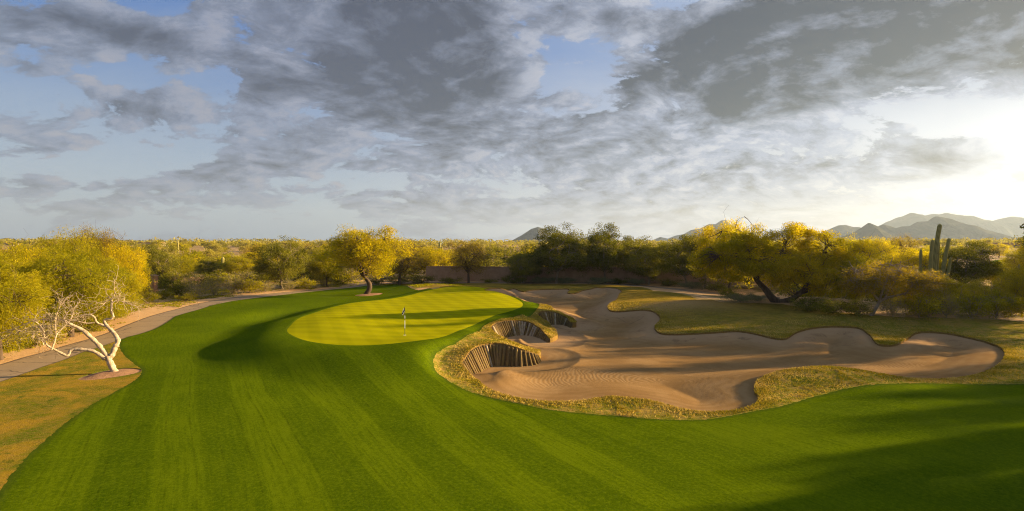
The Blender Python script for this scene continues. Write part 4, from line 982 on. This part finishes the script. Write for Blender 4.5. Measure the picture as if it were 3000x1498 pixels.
# ---- plank retaining walls
def m_plank():
    m, nt = new_mat('weathered_plank'); p = pos(nt); t = nt.attr('tint')
    n = nt.noise(stretch(nt, p, 3, 3, .6), 3, 5, .75); n2 = nt.noise(p, 5, 4, .7)
    col = nt.mix(t, (0.095, 0.058, 0.018), (0.24, 0.155, 0.062))
    col = nt.mix(nt.ss(t, .86, .93), col, (0.38, 0.30, 0.19))
    col = nt.mix(nt.ss(n, .4, .7, 0, .6), col, (0.07, 0.04, 0.018))
    col = nt.mix(nt.ss(n2, .48, .64, 0, .65), col, (0.21, 0.145, 0.028))
    finish(nt, col, .95, n, .8, .03, .1); return m
PLANK = m_plank()
SOIL = m_simple('bank_soil', (0.10, 0.06, 0.02), (0.18, 0.11, 0.035), 5, .95, .8, .04, obj=False)
def plank_wall(label, W, seed, pitch=.25):
    rng = np.random.default_rng(seed)
    seg = np.r_[0, np.cumsum(np.hypot(*np.diff(W, axis=0).T))]; L = seg[-1]; n = max(4, int(L/pitch))
    e = bpy.data.objects.new('plank_retaining_wall', None); C.objects.link(e)
    mid = W[len(W)//2]; e.location = (mid[0], mid[1], -.5); e['label'] = label; e['category'] = 'retaining wall'; e['group'] = 'plank retaining walls at the sand'
    o3 = np.array(e.location); parts, tints = [], []
    bv, bf = [], []
    for i in range(n):
        s_ = (i+.5)*L/n
        x = np.interp(s_, seg, W[:, 0]); y = np.interp(s_, seg, W[:, 1])
        x2 = np.interp(min(s_+.1, L), seg, W[:, 0]); y2 = np.interp(min(s_+.1, L), seg, W[:, 1])
        x1 = np.interp(max(s_-.1, 0), seg, W[:, 0]); y1 = np.interp(max(s_-.1, 0), seg, W[:, 1])
        tx, ty = x2-x1, y2-y1; l_ = math.hypot(tx, ty); tx /= l_; ty /= l_; nx, ny = ty, -tx      # towards the sand
        zt = H(x, y)-.07-rng.uniform(0, .07); bo = 0.7*min(1, max(.25, (zt+.6)/1.4))+rng.uniform(-.03, .03)
        zb = float(sand_z(np.array([x+nx*bo]), np.array([y+ny*bo]), np.array([bo]))[0])-.15
        if zt-zb < .25: continue
        r = pitch*.39*rng.uniform(.85, 1.1)
        p_ = [(x+nx*(.02+bo*t_), y+ny*(.02+bo*t_), zt+(zb-zt)*t_) for t_ in (0, .03, .5, 1)]
        v_, f_ = tube(p_, [r*.75, r, r, r], 8)
        k = len(v_); v_ = np.vstack([v_, p_[0]]); f_ = np.vstack([f_, [[k, (j+1) % 8, j, k] for j in range(8)]])
        parts.append((v_, f_)); tints.append(np.full(len(v_), rng.uniform(0, .84) if rng.random() > .12 else .97))
    fs = []; vs = []; o = 0
    for v_, f_ in parts: vs.append(v_); fs.append(f_+o); o += len(v_)
    v_ = np.concatenate(vs)-o3; f_ = np.concatenate(fs)
    me = bpy.data.meshes.new('planks'); me.from_pydata(v_.tolist(), [], [tuple(dict.fromkeys(q)) for q in f_.tolist()])
    at = me.attributes.new('tint', 'FLOAT', 'POINT'); at.data.foreach_set('value', np.concatenate(tints).astype(np.float32))
    me.polygons.foreach_set('use_smooth', [True]*len(me.polygons)); me.materials.append(PLANK)
    ob = bpy.data.objects.new('planks', me); C.objects.link(ob); ob.parent = e
    # packed soil behind the planks
    P_ = catmull(W, 2, False); q = []
    for i in range(len(P_)):
        x, y = P_[i]; a_ = P_[max(i-1, 0)]; b_ = P_[min(i+1, len(P_)-1)]; tx, ty = b_-a_; l_ = math.hypot(tx, ty); nx, ny = ty/l_, -tx/l_
        zt = H(x, y)-.06; bo = .7*min(1, max(.25, (zt+.6)/1.4)); zb = float(sand_z(np.array([x]), np.array([y]), np.array([.3]))[0])-.3
        q += [(x+nx*.015, y+ny*.015, zt), (x+nx*bo, y+ny*bo, zb)]
    q = np.array(q)-o3; i = np.arange(len(P_)-1)*2
    mesh_obj('soil_face', q, np.stack([i, i+2, i+3, i+1], 1), SOIL, None, True, e, 4)
plank_wall('nearest and longest curved wall of upright planks at the sand', W3, 1)
plank_wall('middle curved wall of upright planks between two grassy noses', W2, 2)
plank_wall('farthest smallest wall of upright planks lit by the sun', W1, 3)

# ---- flagstick
fx, fy = ray_hit(1018, 843); fz = H(fx, fy)-.015; pm = F/fy
def m_pole():
    m, nt = new_mat('pole_paint'); z_ = nt.N('ShaderNodeSeparateXYZ', {0: nt.N('ShaderNodeTexCoord').outputs['Object']}).outputs[2]
    a_ = nt.M('LESS_THAN', z_, .48); b_ = nt.M('MULTIPLY', nt.M('GREATER_THAN', z_, 1.02), nt.M('LESS_THAN', z_, 1.16)); c_ = nt.M('GREATER_THAN', z_, 1.36)
    k = nt.M('MAXIMUM', nt.M('MAXIMUM', a_, b_), c_)
    finish(nt, nt.mix(k, (.85, .85, .80), (.035, .03, .02)), .35, spec=.5); return m
e = bpy.data.objects.new('golf_flagstick', None); C.objects.link(e); e.location = (fx, fy, fz); e['label'] = 'black and white flagstick with drooping flag on the putting green'; e['category'] = 'flagstick'
ht = (843-770)/pm
v_, f_ = tube([(0, 0, -.1), (0, 0, ht*.5), (0, 0, ht)], [.018, .016, .012], 8); mesh_obj('pole', v_, f_, m_pole(), None, True, e, 4)
m_, nt = new_mat('flag_cloth'); uvn = nt.N('ShaderNodeTexCoord').outputs['Object']
s3 = nt.N('ShaderNodeSeparateXYZ', {0: uvn}); tt = nt.attr('u')
blk = nt.M('MAXIMUM', nt.M('LESS_THAN', tt, .24), nt.M('MULTIPLY', nt.M('GREATER_THAN', tt, .55), nt.M('LESS_THAN', tt, .86)))
finish(nt, nt.mix(blk, (.80, .79, .80), (.02, .015, .015)), .8)
nu, nv = 18, 14; fv, fu = [], []
for i in range(nu):
    u_ = i/(nu-1)
    for j in range(nv):
        w_ = j/(nv-1)                             # 0 top .. 1 bottom of the hoist
        x_ = -.03-.19*math.sin(min(1, u_*1.25)*math.pi*.62)*(.25+.75*w_)+.14*max(0, u_-.55)
        y_ = .05*math.sin(u_*11+w_*2)
        z_ = ht-.02-w_*.33-u_*.34*(1-.2*w_)
        fv.append((x_, y_, z_)); fu.append(u_)
idf = np.arange(nu*nv).reshape(nu, nv)
ff = np.stack([idf[:-1, :-1], idf[1:, :-1], idf[1:, 1:], idf[:-1, 1:]], -1).reshape(-1, 4)
mesh_obj('flag', np.array(fv), ff, m_, {'u': fu}, True, e, 4)
CUPM = m_simple('cup_white', (.75, .75, .72), (.7, .7, .68), 3, .5, 0, .01)
v_, f_ = tube([(0, 0, -.02), (0, 0, .018)], [.085, .085], 20); mesh_obj('cup_rim', v_, f_, CUPM, None, True, e, 4)

# ------------------------------------------------------------------ hills
def m_hill():
    m, nt = new_mat('hill_scrub'); p = pos(nt)
    n = nt.noise(p, .012, 7, .65); n2 = nt.noise(p, .09, 5, .75)
    col = nt.mix(nt.ss(n, .35, .65), (0.060, 0.062, 0.045), (0.105, 0.095, 0.065))
    col = nt.mix(nt.ss(n2, .5, .65, 0, .7), col, (0.05, 0.055, 0.025))
    finish(nt, col, 1, n2, .8, 6, 0); return m
HILL = m_hill()
def vnoise(x, y, seed):
    out = np.zeros_like(x); amp = 1; fr = 1; rg = np.random.default_rng(seed)
    for o in range(6):
        tab = rg.uniform(-1, 1, (64, 64)); xf, yf = x*fr, y*fr
        xi, yi = np.floor(xf).astype(int), np.floor(yf).astype(int); tx, ty = xf-xi, yf-yi
        tx = tx*tx*(3-2*tx); ty = ty*ty*(3-2*ty)
        g = lambda a_, b_: tab[a_ % 64, b_ % 64]
        v_ = (g(xi, yi)*(1-tx)+g(xi+1, yi)*tx)*(1-ty)+(g(xi, yi+1)*(1-tx)+g(xi+1, yi+1)*tx)*ty
        out += amp*(1-2*np.abs(v_)); amp *= .5; fr *= 2.03
    return out
def range_(pts, D, depth, seed, rough_=.26):
    px = np.array([p[0] for p in pts], float); py = np.array([p[1] for p in pts], float)
    n = int((px[-1]-px[0])*1.2); m = 46
    pu = np.linspace(px[0], px[-1], n); top = np.interp(pu, px, py)
    kk = np.array([.25, .5, .25]); top[1:-1] = np.convolve(top, kk, 'same')[1:-1]
    zt = CH-(top-HY)/F*D
    v = np.linspace(-1, 1, m); PU, Vv = np.meshgrid(pu, v)
    y = D+Vv*depth*(1+.15*np.sin(PU*.05)); x = (PU-CX)/F*D+0*Vv
    ZT = np.tile(zt, (m, 1))
    wn = vnoise(PU*D/F*.0035+7, y*.0035, seed)
    env = np.clip(1-np.abs(Vv), 0, 1)
    rid = env**1.12
    z = ZT*(rid+rough_*(wn-.9)*np.sin(np.pi*env)*.9)
    z = np.where(np.abs(Vv) > .98, -5, z)
    idm = np.arange(m*n).reshape(m, n)
    f_ = np.stack([idm[:-1, :-1], idm[:-1, 1:], idm[1:, 1:], idm[1:, :-1]], -1).reshape(-1, 4)
    o = mesh_obj('hills', np.stack([x.ravel(), y.ravel(), z.ravel()], 1), f_, HILL, None, True, None, 4); o['kind'] = 'structure'
range_([(1230,617),(1262,611),(1290,603),(1310,592),(1335,575),(1352,570),(1370,574),(1386,588),(1400,602),(1420,612),(1440,618)], 2300, 260, 1)
range_([(1370,617),(1385,590),(1392,583),(1402,577),(1414,586),(1425,590),(1438,582),(1450,592),(1470,598),(1488,590),(1503,592),(1518,600),(1540,612),(1560,617)], 3000, 300, 2)
range_([(1600,617),(1640,605),(1660,596),(1680,600),(1700,592),(1720,588),(1740,577),(1760,574),(1785,562),(1800,563),(1815,553),(1825,552),(1840,566),(1870,590),(1900,612),(1915,617)], 3000, 380, 3)
range_([(1860,617),(1900,608),(1940,592),(1960,582),(1980,573),(1995,570),(2010,573),(2030,583),(2055,597),(2080,612),(2090,617)], 2500, 280, 4)
range_([(1990,617),(2040,600),(2070,584),(2090,574),(2110,565),(2125,564),(2145,570),(2160,570),(2175,582),(2200,598),(2230,616)], 2600, 280, 5)
range_([(2080,617),(2120,604),(2140,594),(2170,570),(2185,559),(2205,568),(2220,580),(2240,592),(2262,606),(2280,616)], 1700, 170, 6)
range_([(2150,617),(2195,580),(2208,568),(2220,563),(2235,566),(2252,573),(2270,568),(2292,567),(2303,560),(2311,556),(2335,555),(2345,548),(2354,543),(2370,546),(2391,550),(2405,559),(2420,568),(2440,573),(2460,579),(2480,583),(2498,587),(2512,589),(2525,593),(2554,606),(2580,617)], 2000, 260, 7)
range_([(2160,600),(2200,585),(2231,564),(2245,556),(2258,546),(2275,542),(2292,534),(2305,537),(2319,543),(2332,540),(2346,537),(2362,539),(2380,534),(2402,539),(2420,541),(2445,542),(2455,548),(2477,552),(2498,555),(2519,549),(2546,543),(2575,546),(2620,540),(2690,548),(2760,560),(2850,575),(2950,600),(3000,617)], 3400, 500, 8)
range_([(-60,617),(-20,606),(5,600),(20,598),(40,604),(70,612),(90,617)], 3000, 300, 9)

# ------------------------------------------------------------------ tall trees outside the picture on the right: they shade the sand and the turf
proto('tall_a', BARK, 'dark', seed=71, h=13, r=4.6, trunk_h=3.5, nclump=110, per=75, leaf=(.5, .19), droop=.05, trunk_r=.34, low=.10, spread=.15, limbs=8, asym=.35, hollow=.2)
tall = [  # (where the shade crosses straight ahead, x, height, width)
 (47.5,72,18,10),(43.2,66,17,9),(51.5,77,12.5,9),(33.5,52,10.5,5),
 (29.5,50,10.5,4),(37.6,60,9,5)]
lab_ = ['tallest dark tree of the grove right of the sand', 'second dark tree of the grove right of the sand', 'dark tree at the far end of the grove right of the sand', 'dark tree level with the sand right of the turf', 'dark tree near the front of the sand right of the turf', 'dark tree of medium height right of the turf', 'short dark tree between the tall ones right of the sand']
for (s_, x, h, w), lb in zip(tall, lab_):
    put('tall_a', 'shade_tree', 'tree', lb, x, s_+x*math.cos(SUN_AZ)/math.sin(SUN_AZ), h, w)

for i, (key, nm, s_, x, h, wd, lb) in enumerate([
  ('mesq_a','mesquite_tree',22.6,50,7.6,4.5,'farthest brown tree right of the turf shading its corner'),
  ('palo_b','palo_verde_tree',19.8,46,6.6,3,'slim yellow tree between the brown trees right of the turf'),
  ('mesq_a','mesquite_tree',17.0,46,7.4,3.6,'middle brown tree right of the turf shading its corner'),
  ('palo_b','palo_verde_tree',14.4,42,7.4,2.8,'slim yellow tree nearer the corner right of the turf'),
  ('iron_a','ironwood_tree',11.6,38,8.2,5,'grey green tree right of the turf nearest the camera'),
  ('palo_c','palo_verde_tree',56.5,82,9.5,10,'gold tree in the thicket right of the mounds'),
  ('palo_b','palo_verde_tree',60.5,88,9.5,11,'green tree in the thicket right of the mounds'),
  ('iron_a','ironwood_tree',65,95,10,11,'olive tree at the back of the thicket right of the mounds')]):
    put(key, nm, 'tree', lb, x, s_+x*math.cos(SUN_AZ)/math.sin(SUN_AZ), h, wd)

# ------------------------------------------------------------------ light
w = bpy.data.worlds.new('World'); SC.world = w; w.use_nodes = True
w.cycles.sampling_method = 'MANUAL'; w.cycles.sample_map_resolution = 512
nt = NT(w.node_tree); nt.n.clear()
out = nt.n.new('ShaderNodeOutputWorld')
dirv = nt.V('NORMALIZE', nt.N('ShaderNodeTexCoord').outputs['Generated'])
sep = nt.N('ShaderNodeSeparateXYZ', {0: dirv}); zz = sep.outputs[2]
sky = nt.N('ShaderNodeTexSky', sky_type='NISHITA'); sky.sun_disc = False; sky.sun_elevation = SUN_EL; sky.sun_rotation = SUN_AZ
sky.air_density = 1.3; sky.dust_density = 1.5; sky.ozone_density = 1.5
skyc = nt.V('SCALE', sky.outputs[0], 0.055)
zc = nt.M('MAXIMUM', zz, 0.0)
inv = nt.M('DIVIDE', 1.0, nt.M('ADD', zc, 0.36))
pl = nt.V('SCALE', dirv, inv); 
pl2 = nt.N('ShaderNodeCombineXYZ', {0: nt.N('ShaderNodeSeparateXYZ', {0: pl}).outputs[0], 1: nt.N('ShaderNodeSeparateXYZ', {0: pl}).outputs[1], 2: 0.0})
def dvec(px, py):
    v = np.array([(px-CX)/F, 1.0, (HY-py)/F]); return v/np.linalg.norm(v)
def blob(px, py, rx, ry, amp):
    c_ = dvec(px, py); d1 = nt.V('SUBTRACT', dirv, tuple(c_))
    right = np.array([c_[1], -c_[0], 0]); right /= np.linalg.norm(right); up = np.cross(right, c_)
    a_ = nt.V('DOT_PRODUCT', d1, tuple(right/(rx/F*np.linalg.norm([(px-CX)/F, 1])**-1.6)), out=1)
    b_ = nt.V('DOT_PRODUCT', d1, tuple(up/(ry/F*np.linalg.norm([(px-CX)/F, 1])**-1.0)), out=1)
    q = nt.M('ADD', nt.M('MULTIPLY', a_, a_), nt.M('MULTIPLY', b_, b_))
    return nt.M('MULTIPLY', nt.M('EXPONENT', nt.M('MULTIPLY', q, -1.0)), amp)
def addall(L):
    a_ = L[0]
    for b_ in L[1:]: a_ = nt.M('ADD', a_, b_)
    return a_
cov = addall([blob(930,40,340,130,.28), blob(880,230,380,120,.22), blob(1120,190,170,100,.16), blob(260,80,270,50,.28), blob(650,120,170,90,.08),
  blob(1900,40,500,110,.34), blob(2350,60,500,130,.36), blob(1750,190,300,110,.20), blob(2130,200,260,80,.20), blob(1500,340,560,130,.13), blob(1950,400,500,150,.14), blob(1600,510,800,70,.22),
  blob(1060,330,300,60,.08), blob(340,290,110,50,.14), blob(80,180,120,26,.18), blob(690,390,150,40,.14), blob(60,470,80,25,.20), blob(480,440,120,28,.18), blob(660,500,120,25,.16), blob(120,335,150,26,.18), blob(600,280,90,30,.14), blob(850,470,100,30,.14),
  blob(1275,50,45,80,-.22), blob(1440,170,60,50,-.13), blob(90,10,60,40,-.2), blob(100,255,160,30,-.12), blob(2430,330,230,90,-.22), blob(560,210,90,50,-.12), blob(400,15,50,25,-.2), blob(450,560,700,36,-.12),
  blob(2380,400,160,34,.26), blob(2520,470,120,50,-.10), blob(1700,230,40,50,-.12), blob(2520,240,90,40,.14), blob(2560,360,60,30,.16), blob(2250,520,200,40,.12), blob(2168,232,40,25,.14), blob(1060,290,60,24,-.12)])
drk = addall([blob(960,60,320,150,.36), blob(930,200,330,110,.34), blob(250,75,280,45,.30), blob(1180,200,120,100,.20), blob(1060,330,220,40,.14),
  blob(1900,50,480,120,.42), blob(2350,70,420,130,.62), blob(1700,190,240,80,.30), blob(2100,220,260,60,.30), blob(1430,290,160,50,.14), blob(2380,400,160,34,.2), blob(330,300,110,50,.12)])
def field(v):
    wv_ = nt.V('ADD', v, nt.V('SCALE', nt.V('SUBTRACT', nt.noise(v, 1.6, 3, .6, out=1), (.5, .5, .5)), .30))
    wv_ = stretch(nt, wv_, 1.0, 1.3, 1, R_(-28))
    a_ = nt.noise(wv_, 2.3, 7, .60); b_ = nt.noise(wv_, 7.5, 6, .66)
    return nt.M('ADD', nt.M('MULTIPLY_ADD', a_, 1.55, -.775+.625), nt.M('MULTIPLY_ADD', b_, .95, -.475)), wv_
base_, wp = field(pl2)
base2, _ = field(nt.V('ADD', pl2, (.055, .012, 0)))
relief = nt.M('MULTIPLY', nt.M('SUBTRACT', base_, base2), 5.0)
dens = nt.M('ADD', base_, cov)
low = nt.ss(zz, .0, .10)
alpha = nt.ss(dens, .65, .75)
thick = nt.ss(nt.M('ADD', nt.M('ADD', base_, nt.M('MULTIPLY', cov, .2)), nt.M('MULTIPLY', drk, .9)), .56, 1.28)
sunv = (math.sin(SUN_AZ)*math.cos(SUN_EL), math.cos(SUN_AZ)*math.cos(SUN_EL), math.sin(SUN_EL))
rightness = nt.ss(nt.V('DOT_PRODUCT', dirv, (math.sin(R_(75)), math.cos(R_(75)), 0), out=1), -.3, .98)
glow = addall([blob(2660,370,280,130,.95), blob(2520,500,380,60,.45), blob(2250,330,120,50,.25), blob(2060,280,120,50,.15), blob(1800,575,600,30,.2)])
edge = nt.mix(rightness, (0.25, 0.29, 0.41), (0.44, 0.485, 0.62))
core = nt.mix(rightness, (0.075, 0.082, 0.130), (0.040, 0.044, 0.060))
cl = nt.mix(nt.M('ADD', thick, nt.M('MULTIPLY', nt.M('MULTIPLY', relief, -.6), nt.M('SUBTRACT', 1, nt.M('MULTIPLY', thick, .35))), clamp=True), edge, core)
lit = nt.ss(relief, .1, 1.3, 0, .6)
cl = nt.mix(nt.M('MULTIPLY', lit, nt.M('SUBTRACT', 1, thick)), cl, nt.mix(rightness, (0.46, 0.43, 0.46), (0.95, 0.93, 0.92)))
gl = nt.M('MULTIPLY', glow, nt.M('SUBTRACT', 1.15, nt.M('MULTIPLY', nt.M('ADD', thick, nt.M('MULTIPLY', alpha, .35)), 1.0)), clamp=True)
blue = nt.mix(nt.ss(zz, .02, .40), (0.40, 0.48, 0.56), (0.08, 0.195, 0.50))
blue = nt.mix(rightness, blue, nt.mix(nt.ss(zz, .02, .42), (0.72, 0.72, 0.74), (0.33, 0.43, 0.64)))
veil = nt.ss(nt.noise(stretch(nt, pl2, .35, 1.1, 1, .2), 1.6, 6, .6), .35, .75, 0, .5)
blue = nt.mix(veil, blue, nt.mix(rightness, (0.37, 0.44, 0.55), (0.80, 0.78, 0.78)))
colr = nt.mix(alpha, blue, cl)
colr = nt.mix(gl, colr, (0.99, 1.02, 1.07))
hz = nt.ss(zz, .12, .0)
colr = nt.mix(nt.M('MULTIPLY', hz, .65), colr, nt.mix(rightness, (0.27, 0.33, 0.41), (0.68, 0.69, 0.72)))
# display values are divided by the exposure gain
GAIN = 2**1.92
colr = nt.V('SCALE', colr, 1/GAIN*.93)
colr = nt.V('ADD', colr, nt.V('SCALE', skyc, .12))
bg = nt.N('ShaderNodeBackground', {0: colr}); nt.l.new(bg.outputs[0], out.inputs[0])
bg.inputs[1].default_value = 1.0
SC.view_settings.view_transform = 'Standard'; SC.view_settings.look = 'None'; SC.view_settings.exposure = 1.85; SC.view_settings.gamma = 1

L = bpy.data.lights.new('sun', 'SUN'); L.energy = 5.0; L.angle = R_(0.6); L.color = (1.0, .775, .45)
lo = bpy.data.objects.new('sun', L); C.objects.link(lo)
from mathutils import Vector
lo.rotation_euler = Vector(sunv).to_track_quat('Z', 'Y').to_euler()

if HAZE:
    m, nt = new_mat('air'); nt.n.remove(nt.out); o_ = nt.N('ShaderNodeOutputMaterial')
    vp = nt.N('ShaderNodeVolumePrincipled', {'Color': (.72, .85, 1.0), 'Density': 8e-5, 'Anisotropy': .3}); nt.l.new(vp.outputs[0], o_.inputs['Volume'])
    v_, f_ = box(0, 2000, 120, 9000, 5000, 270); v_[:, 2] = np.where(v_[:, 2] > 0, 300, -6.5)
    o = mesh_obj('haze', v_, f_, m, None, False, None, 4); o['kind'] = 'stuff'; o['label'] = 'thin sunlit air'; o['category'] = 'haze'
    pass

cam = bpy.data.cameras.new('camera'); co = bpy.data.objects.new('camera', cam); C.objects.link(co)
co.location = (0, 0, CH); co.rotation_euler = (R_(90), 0, 0)
cam.sensor_width = 36; cam.lens = 36*F/2575; cam.shift_y = -(643-HY)/2575; cam.clip_end = 20000; cam.clip_start = .1
SC.camera = co
SC.cycles.max_bounces = 5; SC.cycles.diffuse_bounces = 2; SC.cycles.glossy_bounces = 2; SC.cycles.transmission_bounces = 4; SC.cycles.transparent_max_bounces = 4
SC.cycles.volume_bounces = 0; SC.cycles.use_denoising = True; SC.cycles.denoising_prefilter = 'NONE'; SC.cycles.filter_width = 1.1
SC.cycles.sample_clamp_indirect = 4
